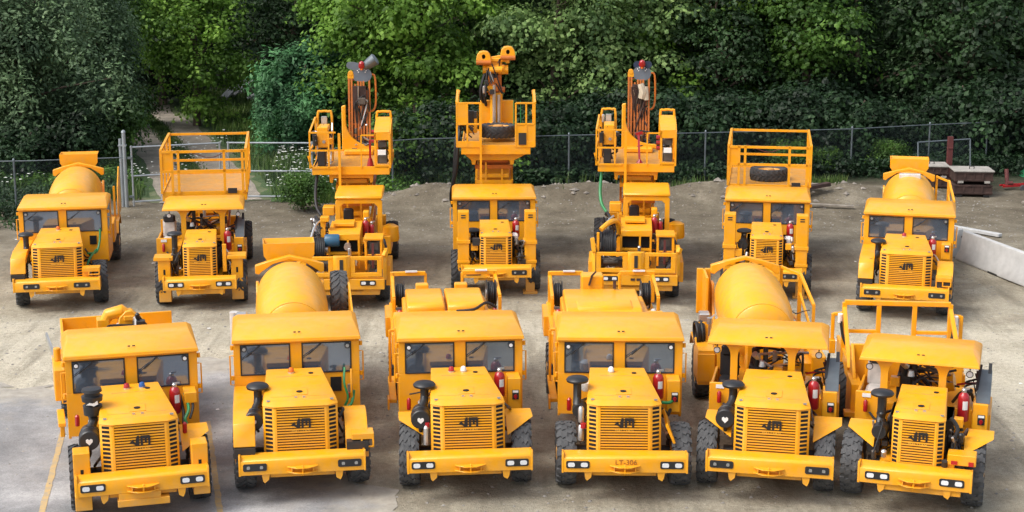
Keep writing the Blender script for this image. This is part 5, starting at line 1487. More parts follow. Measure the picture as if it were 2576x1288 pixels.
def grid_mesh(name, xs, ys, hf, mat):
    X, Y = np.meshgrid(xs, ys)
    Z = hf(X, Y)
    V = np.stack([X, Y, Z], -1).reshape(-1, 3)
    nx, ny = len(xs), len(ys)
    i = np.arange(nx * ny).reshape(ny, nx)
    F = np.stack([i[:-1, :-1], i[:-1, 1:], i[1:, 1:], i[1:, :-1]], -1).reshape(-1, 4)
    me = bpy.data.meshes.new(name)
    me.vertices.add(len(V)); me.vertices.foreach_set('co', V.ravel())
    me.loops.add(F.size); me.loops.foreach_set('vertex_index', F.ravel())
    me.polygons.add(len(F)); me.polygons.foreach_set('loop_start', np.arange(0, F.size, 4)); me.polygons.foreach_set('loop_total', np.full(len(F), 4))
    me.polygons.foreach_set('use_smooth', np.ones(len(F), bool))
    me.materials.append(mat); me.update(calc_edges=True); me.validate()
    o = bpy.data.objects.new(name, me); COL.objects.link(o)
    return o

def ground_mat():
    m, t, p = nodes('yard_dirt')
    tc = t.nodes.new("ShaderNodeTexCoord")
    sep = t.nodes.new("ShaderNodeSeparateXYZ"); t.links.new(tc.outputs['Object'], sep.inputs[0])
    big = noise(t, .16, 5, .6); mid = noise(t, .9, 7, .65); fine = noise(t, 9, 6, .7); grit = noise(t, 55, 3, .8)
    tan = ramp(t, mid, [(.25, (.23, .195, .15)), (.5, (.37, .335, .275)), (.72, (.48, .445, .38))])
    grey = ramp(t, mid, [(.3, (.22, .20, .165)), (.55, (.31, .29, .25)), (.75, (.40, .38, .335))])
    dry = ramp(t, big, [(.40, (0, 0, 0)), (.56, (1, 1, 1))])
    c = mix(t, dry, grey, tan)
    # pale sandy strip spread across the middle of the yard
    ad = t.nodes.new("ShaderNodeMath"); ad.operation = 'MULTIPLY_ADD'; ad.inputs[1].default_value = 9; t.links.new(noise(t, .22, 5, .6), ad.inputs[0]); t.links.new(sep.outputs[1], ad.inputs[2])
    mq = t.nodes.new("ShaderNodeMapRange"); mq.inputs[1].default_value = 30; mq.inputs[2].default_value = 52; t.links.new(ad.outputs[0], mq.inputs[0])
    band = ramp(t, mq.outputs[0], [(.10, (0, 0, 0)), (.24, (1, 1, 1)), (.50, (1, 1, 1)), (.66, (0, 0, 0))])
    sand = ramp(t, mid, [(.25, (.38, .34, .28)), (.5, (.50, .46, .39)), (.75, (.60, .56, .49))])
    c = mix(t, band, c, sand)
    # dark damp patches and oil stains with their own shapes
    dk = ramp(t, noise(t, .38, 6, .6), [(.56, (0, 0, 0)), (.72, (.6, .6, .6))])
    c = mix(t, dk, c, (.15, .13, .105))
    # wheel-swept streaks running down the yard
    tk = ramp(t, noise(t, 1.0, 6, .6, vscale=(1.5, .16, 1)), [(.50, (0, 0, 0)), (.64, (.55, .55, .55))])
    c = mix(t, tk, c, (.17, .15, .12))
    # browner earth towards the fence line
    mr = t.nodes.new("ShaderNodeMapRange"); mr.inputs[1].default_value = 42; mr.inputs[2].default_value = 52
    add = t.nodes.new("ShaderNodeMath"); add.operation = 'MULTIPLY_ADD'; add.inputs[1].default_value = 7; t.links.new(big, add.inputs[0]); t.links.new(sep.outputs[1], add.inputs[2])
    sub = t.nodes.new("ShaderNodeMath"); sub.operation = 'SUBTRACT'; sub.inputs[1].default_value = 3.5; t.links.new(add.outputs[0], sub.inputs[0])
    t.links.new(sub.outputs[0], mr.inputs[0])
    earth = ramp(t, mid, [(.3, (.095, .078, .058)), (.55, (.17, .147, .115)), (.75, (.28, .25, .205))])
    c = mix(t, mr.outputs[0], c, earth)
    c = mix(t, .5, c, ramp(t, fine, [(.3, (.30, .30, .30)), (.7, (.72, .72, .72))]), 'OVERLAY')
    c = mix(t, .65, c, ramp(t, grit, [(.35, (.22, .22, .22)), (.65, (.80, .80, .80))]), 'OVERLAY')
    # leaf litter under the trees, the wood's shade painted into its near-black colour
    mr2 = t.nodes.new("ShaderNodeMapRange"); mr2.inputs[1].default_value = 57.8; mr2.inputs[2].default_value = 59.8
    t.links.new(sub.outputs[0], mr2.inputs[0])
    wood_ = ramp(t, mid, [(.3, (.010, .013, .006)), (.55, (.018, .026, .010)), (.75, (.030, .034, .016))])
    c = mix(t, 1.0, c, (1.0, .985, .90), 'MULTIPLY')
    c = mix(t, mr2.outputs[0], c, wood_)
    t.links.new(c, p.inputs['Base Color'])
    p.inputs['Roughness'].default_value = .92
    p.inputs['Specular IOR Level'].default_value = .25
    h = t.nodes.new("ShaderNodeMath"); h.operation = 'MULTIPLY_ADD'; h.inputs[1].default_value = .35; t.links.new(grit, h.inputs[0]); t.links.new(fine, h.inputs[2])
    bump(t, p, h.outputs[0], .8, .07)
    return m

xs = np.concatenate([np.linspace(-160, -32, 14), np.arange(-30, 30.01, .3), np.linspace(32, 160, 14)])
ys = np.concatenate([np.linspace(-25, 20, 8), np.arange(21, 66, .3), np.arange(66, 110, 1.2), np.linspace(112, 300, 20)])
g = grid_mesh('ground', xs, ys, ground_h, ground_mat()); g['kind'] = 'structure'

def sheet(name, pts, dz, mat, res=.35, edge=.3, seed=1):
    """a patch of surface laid over the ground, its outline roughened"""
    import bmesh
    P = [Vector((a, b, 0)) for a, b in pts]
    out = []
    r = random.Random(seed)
    for i, a in enumerate(P):
        b = P[(i + 1) % len(P)]
        n = max(1, int((b - a).length / res))
        for k in range(n):
            q = a.lerp(b, k / n)
            out.append((q.x + (r.random() - .5) * edge, q.y + (r.random() - .5) * edge))
    bm = bmesh.new()
    vs = [bm.verts.new((x, y, 0)) for x, y in out]
    bm.faces.new(vs)
    lo, hi = Vector((min(x for x, _ in out), min(y for _, y in out))), Vector((max(x for x, _ in out), max(y for _, y in out)))
    step = .6
    for ax, a0, a1 in ((0, lo.x, hi.x), (1, lo.y, hi.y)):
        v = a0 + step
        while v < a1:
            co = (v, 0, 0) if ax == 0 else (0, v, 0); no = (1, 0, 0) if ax == 0 else (0, 1, 0)
            bmesh.ops.bisect_plane(bm, geom=bm.verts[:] + bm.edges[:] + bm.faces[:], plane_co=co, plane_no=no)
            v += step
    bmesh.ops.triangulate(bm, faces=bm.faces)
    for v in bm.verts: v.co.z = float(ground_h(v.co.x, v.co.y)) + dz
    me = bpy.data.meshes.new(name); bm.to_mesh(me); bm.free()
    # how far each point lies from the patch's outline, for worn and dusted rims
    A = np.array(out); B = np.roll(A, -1, 0); D = B - A; LL = (D ** 2).sum(1) + 1e-9
    at_ = me.attributes.new('rim', 'FLOAT', 'POINT')
    for i, v in enumerate(me.vertices):
        q = np.array([v.co.x, v.co.y]); k = np.clip(((q - A) * D).sum(1) / LL, 0, 1)
        at_.data[i].value = float(np.sqrt(((A + D * k[:, None] - q) ** 2).sum(1)).min())
    me.materials.append(mat); me.polygons.foreach_set('use_smooth', [True] * len(me.polygons))
    o = bpy.data.objects.new(name, me); COL.objects.link(o)
    o['kind'] = 'structure'
    return o

def asphalt_mat():
    m, t, p = nodes('worn_asphalt')
    c = ramp(t, noise(t, .33, 7, .62), [(.32, (.165, .166, .168)), (.46, (.225, .226, .228)), (.56, (.33, .33, .33)), (.68, (.47, .47, .465))])
    c = mix(t, .4, c, ramp(t, noise(t, 3.2, 8, .7), [(.3, (.32, .32, .32)), (.7, (.7, .7, .7))]), 'OVERLAY')
    c = mix(t, .5, c, ramp(t, noise(t, 38, 4, .85), [(.35, (.22, .22, .22)), (.65, (.80, .80, .80))]), 'OVERLAY')
    dust = ramp(t, noise(t, .7, 8, .7), [(.52, (0, 0, 0)), (.72, (.6, .6, .6))])
    c = mix(t, dust, c, (.34, .31, .27))
    # dirt carried over the rim of the asphalt, thinning inwards in ragged tongues
    ra = t.nodes.new("ShaderNodeAttribute"); ra.attribute_name = 'rim'
    rm = t.nodes.new("ShaderNodeMath"); rm.operation = 'MULTIPLY_ADD'; rm.inputs[1].default_value = -.42; rm.inputs[2].default_value = .30
    t.links.new(ra.outputs['Fac'], rm.inputs[0])
    rn = t.nodes.new("ShaderNodeMath"); rn.operation = 'ADD'; t.links.new(rm.outputs[0], rn.inputs[0]); t.links.new(noise(t, 1.1, 8, .68), rn.inputs[1])
    c = mix(t, ramp(t, rn.outputs[0], [(.36, (0, 0, 0)), (.62, (1, 1, 1))]), c, ramp(t, noise(t, 3, 7, .7), [(.3, (.25, .23, .195)), (.7, (.42, .39, .33))]))
    t.links.new(c, p.inputs['Base Color'])
    p.inputs['Roughness'].default_value = .8
    bump(t, p, noise(t, 45, 4, .7), .3, .02)
    return m
sheet('asphalt', [(-30, 16), (-30, 33.5), (-16, 32.8), (-11.2, 33.3), (-9.0, 32.4), (-7.4, 34.6), (-6.0, 35.4), (-4.9, 34.0), (-4.3, 30.6), (-3.0, 28.6), (-2.3, 26.2), (-1.4, 23.5), (-1.0, 16)], .012, asphalt_mat(), .3, .9, 3)
def line_mat():
    m, t, p = nodes('faded_yellow_line')
    w = ramp(t, noise(t, 7, 8, .75), [(.42, (0, 0, 0)), (.58, (1, 1, 1))])
    c = mix(t, w, (.52, .36, .15), (.38, .31, .21))
    t.links.new(c, p.inputs['Base Color']); p.inputs['Roughness'].default_value = .8
    return m
LM = line_mat()
for (a, b) in (((-7.78, 24.6), (-8.75, 29.6)), ((-4.75, 24.6), (-6.06, 30.3))):
    sheet('parking_line', [(a[0] - .055, a[1]), (b[0] - .055, b[1]), (b[0] + .055, b[1]), (a[0] + .055, a[1])], .018, LM, .2, .02, 4)

# track beyond the gate: bed plus two wheel ruts
TRK = [(-10.7, 55.6), (-11.1, 57.5), (-12.4, 62), (-14.6, 69), (-17.2, 76.5), (-19.6, 83), (-21.2, 90), (-22.5, 98)]
def trk(s):
    s = max(0, min(.9999, s)) * (len(TRK) - 1)
    i = int(s); f = s - i
    a, b = Vector(TRK[i]), Vector(TRK[i + 1])
    q = a.lerp(b, f); d = (b - a).normalized()
    return q, Vector((d.y, -d.x))
def strip(off, half, n=22):
    L, Rr = [], []
    for k in range(n + 1):
        q, nn = trk(k / n)
        L.append(tuple(q + nn * (off - half))); Rr.append(tuple(q + nn * (off + half)))
    return L + Rr[::-1]
def soil(name, cols, sc=1.2, stretch=None):
    m, t, p = nodes(name)
    c = ramp(t, noise(t, sc, 7, .65), cols)
    c = mix(t, .5, c, ramp(t, noise(t, 14, 6, .75), [(.3, (.25, .25, .25)), (.7, (.78, .78, .78))]), 'OVERLAY')
    t.links.new(c, p.inputs['Base Color']); p.inputs['Roughness'].default_value = .95
    bump(t, p, noise(t, 20, 5), .6, .05)
    return m
sheet('path', strip(0, 2.2), .015, soil('path_verge', [(.3, (.05, .075, .025)), (.5, (.10, .125, .05)), (.75, (.19, .18, .12))]), .8, .5, 6)
sheet('path_rut', strip(-1.05, .68), .03, soil('path_rut_soil', [(.3, (.17, .145, .115)), (.6, (.30, .26, .21)), (.8, (.40, .355, .29))]), .8, .25, 7)
sheet('path_rut', strip(1.05, .70), .03, bpy.data.materials['path_rut_soil'], .8, .25, 8)
sheet('verge', [(-60, 57.5), (-13.2, 56.6), (-12.9, 60), (-16.5, 71), (-22.8, 87), (-25, 100), (-60, 100)], .02, soil('verge_soil', [(.3, (.025, .05, .014)), (.55, (.05, .09, .025)), (.8, (.09, .12, .05))]), .8, .5, 9)
sheet('verge', [(-8.6, 55.6), (-3.5, 56.8), (-3.5, 80), (-18, 95), (-19.5, 90), (-15.2, 77), (-10.6, 63)], .02, bpy.data.materials['verge_soil'], .8, .5, 10)
# ---------------------------------------------------------------- fence, gate, barriers, crates
def mesh_panel(parent, pts, name='wire_mesh'):
    """one continuous wire sheet along pts = [(x, y, z0, z1), ...]"""
    vs, uv, fs = [], [], []
    s = 0
    for i, (x, y, z0, z1) in enumerate(pts):
        if i: s += math.hypot(x - pts[i - 1][0], y - pts[i - 1][1])
        vs += [(x, y, z0), (x, y, z1)]; uv += [(s, z0), (s, z1)]
    for i in range(len(pts) - 1): fs.append((2 * i, 2 * i + 2, 2 * i + 3, 2 * i + 1))
    me = bpy.data.meshes.new(name); me.from_pydata(vs, [], fs)
    u = me.uv_layers.new(name='UVMap')
    for l in me.loops: u.data[l.index].uv = uv[l.vertex_index]
    me.materials.append(M['chain'])
    o = bpy.data.objects.new(name, me); COL.objects.link(o); o.parent = parent
    return o

def gh(x, y): return float(ground_h(x, y))
def chain_fence(pts, posts, h0, h1, label, toprail=True, thick=.036):
    root = empty('chain_link_fence', (pts[0][0], pts[0][1], 0), 0, label, 'fence')
    ox, oy = pts[0]
    L = [0]
    for a, b in zip(pts[:-1], pts[1:]): L.append(L[-1] + math.hypot(b[0] - a[0], b[1] - a[1]))
    def at(s):
        for i in range(len(pts) - 1):
            if s <= L[i + 1] or i == len(pts) - 2:
                f = (s - L[i]) / (L[i + 1] - L[i])
                return pts[i][0] + (pts[i + 1][0] - pts[i][0]) * f - ox, pts[i][1] + (pts[i + 1][1] - pts[i][1]) * f - oy
    def H(s): return h0 + (h1 - h0) * s / L[-1]
    n = max(2, int(L[-1] / 1.5))
    P = []
    for k in range(n + 1):
        s = L[-1] * k / n; x, y = at(s); P.append((x, y, .02, H(s)))
    mesh_panel(root, P)
    if toprail:
        b = MB(); b.tube([(p[0], p[1], p[3]) for p in P], thick * .55, 6); b.build('top_rail', 'galv', root)
    for px in posts:
        # find arc length at this world x
        best = min(range(401), key=lambda k: abs(at(L[-1] * k / 400)[0] + ox - px))
        s = L[-1] * best / 400; x, y = at(s)
        b = MB(); b.cyl((x, y, -.1), (x, y, H(s) + .06), thick, 10); b.lathe([(thick * 1.25, 0), (thick * .9, .05), (.01, .07)], (x, y, H(s) + .04), (0, 0, 1), 10)
        b.build('fence_post', 'galv', root)
    return root
chain_fence([(-46, 52.6), (-16.9, 53.3), (-13.4, 54.3)], (-44, -38, -31, -24.5, -16.85), 1.88, 1.80, 'chain link fence left of the wire gate, in front of the grey green tree')
chain_fence([(-6.75, 55.6), (-4.3, 58.4), (2.0, 59.4), (7.2, 60.0), (13.1, 61.0), (16.3, 62.2), (21, 63.5), (40, 66)], (-4.45, 2.1, 7.3, 13.15, 16.4, 18.9, 21.2, 25, 30), 1.86, 2.02, 'long chain link fence right of the wire gate, before the dark trees')
def gate(hx, hy, ex, ey, label, z1=2.15):
    root = empty('wire_gate', (hx, hy, 0), 0, label, 'gate', 'leaves of the double wire gate')
    dx, dy = ex - hx, ey - hy
    b = MB()
    for z in (.25, 1.15, z1): b.cyl((0, 0, z), (dx, dy, z + .02), .030, 8)
    b.build('gate_rail', 'gate', root)
    for f in (0.015, .985):
        b = MB(); b.cyl((dx * f, dy * f, .1), (dx * f, dy * f, z1 + .06), .034, 8); b.build('gate_stile', 'gate', root)
    mesh_panel(root, [(dx * k / 6, dy * k / 6, .2, z1) for k in range(7)])
    b = MB()
    for z in (.4, 1.75): b.box(-.09, .07, -.05, .05, z, z + .07)
    b.build('gate_hinge', 'galv', root)
gate(-13.15, 54.3, -10.2, 55.3, 'left leaf of the wide silver wire gate across the dirt track')
gate(-6.98, 55.4, -10.0, 55.35, 'right leaf of the wide silver wire gate across the dirt track')
for x, y, z, lab in ((-13.42, 54.6, 2.65, 'thick pale gate post at the left end of the wire gate'), (-6.85, 55.5, 2.75, 'thick pale gate post at the right end of the wire gate')):
    b = MB(); b.cyl((x, y, -.1), (x, y, z), .065, 12); b.lathe([(.08, 0), (.06, .06), (.01, .09)], (x, y, z - .02), (0, 0, 1), 12)
    if x < -10: b.cyl((x - .14, y + .05, -.1), (x - .14, y + .05, z - .25), .055, 10); b.box(x - .2, x + .08, y - .06, y + .09, 2.15, 2.2)
    o = b.build('gate_post', 'gate', None); tag(o, lab, 'post', 'posts of the wire gate')

def barrier(a, b_, label):
    a, b2 = Vector((*a, 0)), Vector((*b_, 0))
    d = (b2 - a); L = d.length; ang = math.atan2(d.y, d.x)
    root = empty('concrete_barrier', a, ang, label, 'barrier', 'concrete barriers at the yard edge')
    prof = [(-.30, 0), (-.30, .08), (-.17, .33), (-.09, .84), (.09, .84), (.17, .33), (.30, .08), (.30, 0)]
    b = MB(); b.prism(prof, 'x', .03, L - .03); b.build('barrier_body', 'concrete', root, .02)
    b = MB()
    for x in (.0, L): b.bar((x, 0, .6), (x, .12, .7), .02); b.bar((x, 0, .2), (x, .1, .25), .02)
    b.build('steel_loop', 'rusty', root)
    b = MB()
    for x in (L * .28, L * .72): b.box(x - .25, x + .25, -.303, -.28, -.01, .05)
    b.build('fork_pocket', 'dark', root)
barrier((13.35, 46.0), (15.15, 38.6), 'longest white concrete barrier, running out of the right edge beside the gravel')
barrier((12.2, 49.8), (13.30, 46.2), 'short white concrete barrier half hidden behind the right end mixer')

def steel_crate(x, y, z, rz, w, d, h, label, lid=False):
    root = empty('steel_crate', (x, y, z), rz, label, 'crate', 'rusty dark steel crates by the fence')
    b = MB(); b.box(-w / 2, w / 2, 0, d, .1, h)
    for sx in (-w / 2 + .1, w / 2 - .22): b.box(sx, sx + .12, 0, d, 0, .1)
    b.build('crate_body', 'rusty', root, .015)
    b = MB()
    for zz in (.14, h - .06): b.box(-w / 2 - .02, w / 2 + .02, -.025, 0, zz, zz + .06)
    for k in range(5): b.box(-w / 2 + k * (w - .06) / 4, -w / 2 + k * (w - .06) / 4 + .06, -.025, 0, .2, h - .06)
    b.build('crate_rib', 'rusty', root, .005)
    b = MB()
    for sx in (-.35, .35): b.box(sx * w - .10, sx * w + .10, -.035, -.02, .02, .10) if not lid else b.box(sx * w - .10, sx * w + .10, -.035, -.02, h - .40, h - .32)
    b.each('fork_slot', 'slot' if not lid else 'lid', root)
    if lid:
        b = MB(); b.box(-w / 2 - .05, w / 2 + .05, -.05, d + .05, h, h + .05); b.build('crate_lid', 'lid', root, .01)
        b = MB(); b.tube([(-.08, .5, h + .05), (-.08, .5, h + .14), (.08, .5, h + .14), (.08, .5, h + .05)], .022, 6); b.build('lifting_ring', 'dark', root)
steel_crate(16.62, 56.6, 0, R(-4), 1.36, 1.1, .46, 'rusty dark steel crate at the bottom of the stack by the right fence')
steel_crate(16.64, 56.62, .47, R(-5), 1.34, 1.1, .46, 'rusty steel crate with pale lid and ring, topmost of the right stack', True)
steel_crate(15.62, 58.2, 0, R(-6), 1.1, 1.0, .46, 'lower dark crate left of the maroon post, mostly hidden behind the mixer')
steel_crate(15.60, 58.22, .47, R(-6), 1.05, 1.0, .40, 'upper pale lidded crate left of the maroon post', True)
b = MB(); b.box(16.38, 16.58, 59.3, 59.46, 0, 1.85); b.box(16.30, 16.68, 59.2, 59.55, 0, .04); b.box(16.38, 16.58, 59.27, 59.3, 1.4, 1.44); tag(b.build('steel_post', 'maroon', None, .01), 'maroon steel post standing upright behind the lidded crates', 'post')
root = empty('loose_fence_section', (15.55, 60.2, 0), 0, 'loose framed wire panel leaning by the fence behind the crates', 'fence panel')
b = MB()
for (a, c) in (((0, 0, .1), (0, .3, 1.48)), ((2.05, .2, .1), (2.05, .5, 1.58)), ((0, .3, 1.48), (2.05, .5, 1.58)), ((0, 0, .1), (2.05, .2, .1))): b.cyl(a, c, .028, 8)
b.build('panel_frame', 'galv', root); mesh_panel(root, [(0, .15, .1, 1.48), (2.05, .35, .1, 1.58)])
b = MB(); b.lathe([(.02, 0), (.9, .05), (.8, .30), (.4, .55), (.05, .62)], (20.5, 60.8, 0), (0, 0, 1), 9); o = b.build('tarpaulin_heap', 'tarp', None, 0, 20); tag(o, 'heap under a green tarpaulin at the right edge by the fence', 'tarpaulin')
root = empty('red_implement', (18.5, 57.8, 0), R(10), 'small red wheeled implement lying beside the green tarpaulin', 'implement')
b = MB(); b.bar((-.7, 0, .35), (1.4, .3, .35), .12); b.bar((-.7, .4, .35), (1.3, .7, .35), .10); b.bar((-.5, 0, .35), (-.5, .5, .35), .1); b.bar((.9, 0, .35), (.9, .6, .35), .1); b.build('implement_frame', 'red', root, .01)
b = MB(); b.cyl((-.35, .2, .35), (-.30, .5, 1.25), .12, 10); b.cyl((-.4, .1, .5), (-.1, .1, .5), .12, 10); b.build('implement_mast', 'maroon', root, .01)
b = MB(); b.cyl((.5, -.1, .2), (.5, .0, .2), .2, 14); b.build('implement_wheel', 'tyre', root)
root.scale = (.65, .65, .65)
# scrap by the fence between the last two machines
for k, (x, y, dx, dy, z, w, mt, lab) in enumerate(((9.3, 55.2, 1.6, .4, .25, .20, 'wood', 'thick grey timber in the scrap pile, behind the railed deck'), (9.6, 54.3, 2.2, -.3, .12, .14, 'wood', 'long thin grey plank lying lowest in the scrap pile'),
        (10.0, 54.9, 1.2, .6, .35, .25, 'rusty', 'rusty steel beam lying across the scrap pile'), (13.2, 51.2, 1.4, -2.4, .12, .22, 'wood', 'grey plank lying on dirt above the concrete barrier'), (13.9, 51.0, 1.5, -1.8, .10, .20, 'concrete', 'pale slab lying on dirt above the concrete barrier'),
        (17.9, 55.0, 1.8, -1.2, .12, .16, 'wood', 'grey plank lying on dirt right of the crates'))):
    b = MB(); gz = gh(x, y); b.bar((x, y, gz + z), (x + dx, y + dy, gh(x + dx, y + dy) + z * .8), w, w * .5); tag(b.build('scrap_plank' if mt == 'wood' else 'scrap_beam', mt, None, .01), lab, 'scrap')
# concrete slabs tipped in the wood beside the track
def slab(x, y, z, rz, tilt, l, w, label):
    b = MB(); b.box(-l / 2, l / 2, -w / 2, w / 2, 0, .22)
    o = b.build('concrete_slab', 'concrete', None, .02)
    o.location = (x, y, z); o.rotation_euler = (R(tilt), R(-28), R(rz))
    tag(o, label, 'slab', 'broken concrete slabs in the wood')
def uvy(u, v, y):   # layout helper: photo column/row at a known distance
    t = math.atan((v - 644) / 4000) + math.atan(841 / 4000)
    z = CAMH - y * math.tan(t)
    zc = y * math.cos(math.atan(841 / 4000)) + (CAMH - z) * math.sin(math.atan(841 / 4000))
    return (u - 1288) * zc / 4000, z
for k, (u, v, rz, tl, l, w, lab) in enumerate(((580, 232, 60, 35, 1.5, .35, 'leftmost tipped concrete slab in the wood by the track'), (600, 224, 62, 38, 1.5, .35, 'middle one of three narrow slabs tipped in the wood'),
        (620, 216, 58, 30, 1.5, .35, 'rightmost of three narrow slabs tipped in the wood'), (668, 232, 4, 8, 2.3, .5, 'long low grey slab lying level in the wood'), (680, 205, -10, 20, 1.6, 1.0, 'broad grey slab at the top of the broken slabs in the wood'))):
    ys = {580: 89, 600: 90, 620: 91.5, 668: 89.5, 680: 94}[u]; x, z = uvy(u, v, ys); slab(x, ys, max(z, .25), rz, tl, l, w, lab)

# small stones, stuff
def scatter_mesh(name, P, S, mat, tmpl_v, tmpl_f, seed=1, flat=1.0):
    r = np.random.default_rng(seed)
    n = len(P); tv = np.array(tmpl_v, float); m_ = len(tv)
    a = r.random(n) * 6.283
    ca, sa = np.cos(a)[:, None], np.sin(a)[:, None]
    jit = 1 + (r.random((n, m_, 3)) - .5) * .7
    V = tv[None] * jit * S[:, None, None]
    V[..., 2] *= flat
    x = V[..., 0] * ca - V[..., 1] * sa; y = V[..., 0] * sa + V[..., 1] * ca
    V = np.stack([x, y, V[..., 2]], -1) + P[:, None]
    F = (np.array(tmpl_f)[None] + (np.arange(n) * m_)[:, None, None]).reshape(-1, len(tmpl_f[0]))
    return raw_mesh(name, V.reshape(-1, 3), F, mat)
def raw_mesh(name, V, F, mat, smooth=False):
    me = bpy.data.meshes.new(name)
    k = F.shape[1]
    me.vertices.add(len(V)); me.vertices.foreach_set('co', np.ascontiguousarray(V, dtype=np.float32).ravel())
    me.loops.add(F.size); me.loops.foreach_set('vertex_index', np.ascontiguousarray(F, dtype=np.int32).ravel())
    me.polygons.add(len(F)); me.polygons.foreach_set('loop_start', np.arange(0, F.size, k, dtype=np.int32)); me.polygons.foreach_set('loop_total', np.full(len(F), k, dtype=np.int32))
    me.polygons.foreach_set('use_smooth', np.full(len(F), smooth, bool))
    me.materials.append(mat); me.update(calc_edges=True)
    return me
def stuff(name, me, label=None):
    o = bpy.data.objects.new(name, me); COL.objects.link(o); o['kind'] = 'stuff'
    if label: o['label'] = label
    return o
OCT_V = [(1, 0, 0), (0, 1, 0), (-1, 0, 0), (0, -1, 0), (0, 0, .8), (0, 0, -.8)]
OCT_F = [(0, 1, 4), (1, 2, 4), (2, 3, 4), (3, 0, 4), (1, 0, 5), (2, 1, 5), (3, 2, 5), (0, 3, 5)]
n = 20000
px, py = rng.uniform(-24, 26, n), 22 + 34 * rng.random(n) ** .9
P = np.stack([px, py, ground_h(px, py) + .005], -1)
st = scatter_mesh('gravel', P, .012 + .035 * rng.random(n) ** 4, plain('gravel_stone', (.27, .255, .23), .9, var=.45), OCT_V, OCT_F, 3, .7)
stuff('gravel', st, 'loose gravel scattered over the yard')
n = 320
px, py = rng.uniform(-5, 16, n), 0
py = 55.2 + .06 * np.abs(px) + rng.normal(0, .9, n)
P = np.stack([px, py, ground_h(px, py)], -1)
stuff('rubble', scatter_mesh('rubble', P, .04 + .14 * rng.random(n) ** 3, plain('rubble_stone', (.22, .195, .165), .95, var=.4), OCT_V, OCT_F, 4, .7), 'lumps of earth and stone on the spoil bank')
n = 60
px, py = rng.uniform(-16, 20, n), rng.uniform(28, 50, n)
P = np.stack([px, py, ground_h(px, py) + .01], -1)
stuff('litter', scatter_mesh('litter', P, .03 + .05 * rng.random(n), M['white'], OCT_V, OCT_F, 5, .25), 'pale scraps lying on the yard')

# ---------------------------------------------------------------- foliage
def leaf_mat(name, cols, trans=.35, sat=1):
    m, t, p = nodes(name)
    geo = t.nodes.new("ShaderNodeNewGeometry")
    c = ramp(t, geo.outputs['Random Per Island'], cols)
    info = t.nodes.new("ShaderNodeObjectInfo")
    cl = ramp(t, noise(t, .50, 3), [(.36, (.30, .38, .34)), (.50, (.85, .92, .80)), (.64, (1.5, 1.5, 1.3))])  # lit clumps and dark voids of the crown painted into the leaf colour
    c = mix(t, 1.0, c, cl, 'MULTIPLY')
    ov = ramp(t, info.outputs['Random'], [(0, (.85, .88, .82)), (1, (1.12, 1.08, 1.05))])
    c = mix(t, 1.0, c, ov, 'MULTIPLY')
    t.links.new(c, p.inputs['Base Color'])
    p.inputs['Roughness'].default_value = .55
    p.inputs['Specular IOR Level'].default_value = .3
    tr = t.nodes.new("ShaderNodeBsdfTranslucent"); t.links.new(c, tr.inputs[0])
    ms = t.nodes.new("ShaderNodeMixShader"); ms.inputs[0].default_value = trans
    out = t.nodes['Material Output']
    t.links.new(p.outputs[0], ms.inputs[1]); t.links.new(tr.outputs[0], ms.inputs[2]); t.links.new(ms.outputs[0], out.inputs[0])
    return m
LEAF = {
 'bright': leaf_mat('leaf_bright_green', [(0, (0.1142, 0.22, 0.034)), (.5, (0.15, 0.275, 0.045)), (1, (0.216, 0.3493, 0.0698))], .4),
 'pale': leaf_mat('leaf_pale_green', [(0, (0.125, 0.2085, 0.0725)), (.5, (0.18, 0.28, 0.1)), (1, (0.29, 0.39, 0.166))], .35),
 'mid': leaf_mat('leaf_mid_green', [(0, (0.0508, 0.1142, 0.0194)), (.5, (0.07, 0.15, 0.026)), (1, (0.103, 0.1885, 0.0364))], .3),
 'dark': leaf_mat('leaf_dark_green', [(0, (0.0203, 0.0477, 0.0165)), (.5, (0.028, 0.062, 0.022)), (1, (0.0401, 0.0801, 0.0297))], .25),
 'silver': leaf_mat('leaf_silver_green', [(0, (0.0798, 0.1365, 0.0703)), (.5, (0.11, 0.175, 0.095)), (1, (0.1595, 0.2273, 0.1417))], .25),
 'shade': leaf_mat('leaf_shade_green', [(0, (.012, .030, .013)), (.5, (.018, .044, .018)), (1, (.028, .062, .024))], .2),  # deep shade behind the fence put into the leaf colour itself
 'blue': leaf_mat('leaf_blue_green', [(0, (0.058, 0.1605, 0.0703)), (.5, (0.08, 0.21, 0.095)), (1, (0.1185, 0.265, 0.1308))], .3),
}
def leaf_cloud(r, centers, radii, per, size, droop=.25, flat=.55, aspect=2.0):
    """leaf-sized folded quads round many clump centres"""
    n = len(centers) * per
    idx = np.repeat(np.arange(len(centers)), per)
    d = r.normal(size=(n, 3)); d /= np.linalg.norm(d, axis=1)[:, None]
    rad = r.random(n) ** .45
    off = d * (rad * radii[idx])[:, None]; off[:, 2] *= flat
    off[:, 2] -= (np.hypot(off[:, 0], off[:, 1]) ** 2) * droop
    P = centers[idx] + off
    nn = d * .9 + r.normal(size=(n, 3)) * .30 + np.array([0, 0, .5]); nn /= np.linalg.norm(nn, axis=1)[:, None]
    t_ = np.cross(nn, r.normal(size=(n, 3))); t_[:, 2] -= .3; t_ -= nn * (t_ * nn).sum(1)[:, None]
    t_ /= np.linalg.norm(t_, axis=1)[:, None] + 1e-9
    b_ = np.cross(nn, t_)
    s = size * (.6 + .8 * r.random(n))[:, None]
    a = P - t_ * s * .5 * aspect * .5; c = P + t_ * s * .5 * aspect * .5
    w1 = P + b_ * s * .38 - nn * s * .08; w2 = P - b_ * s * .38 - nn * s * .08
    V = np.stack([a, w1, c, w2], 1).reshape(-1, 3)
    F = np.arange(n * 4).reshape(n, 4)
    return V, F

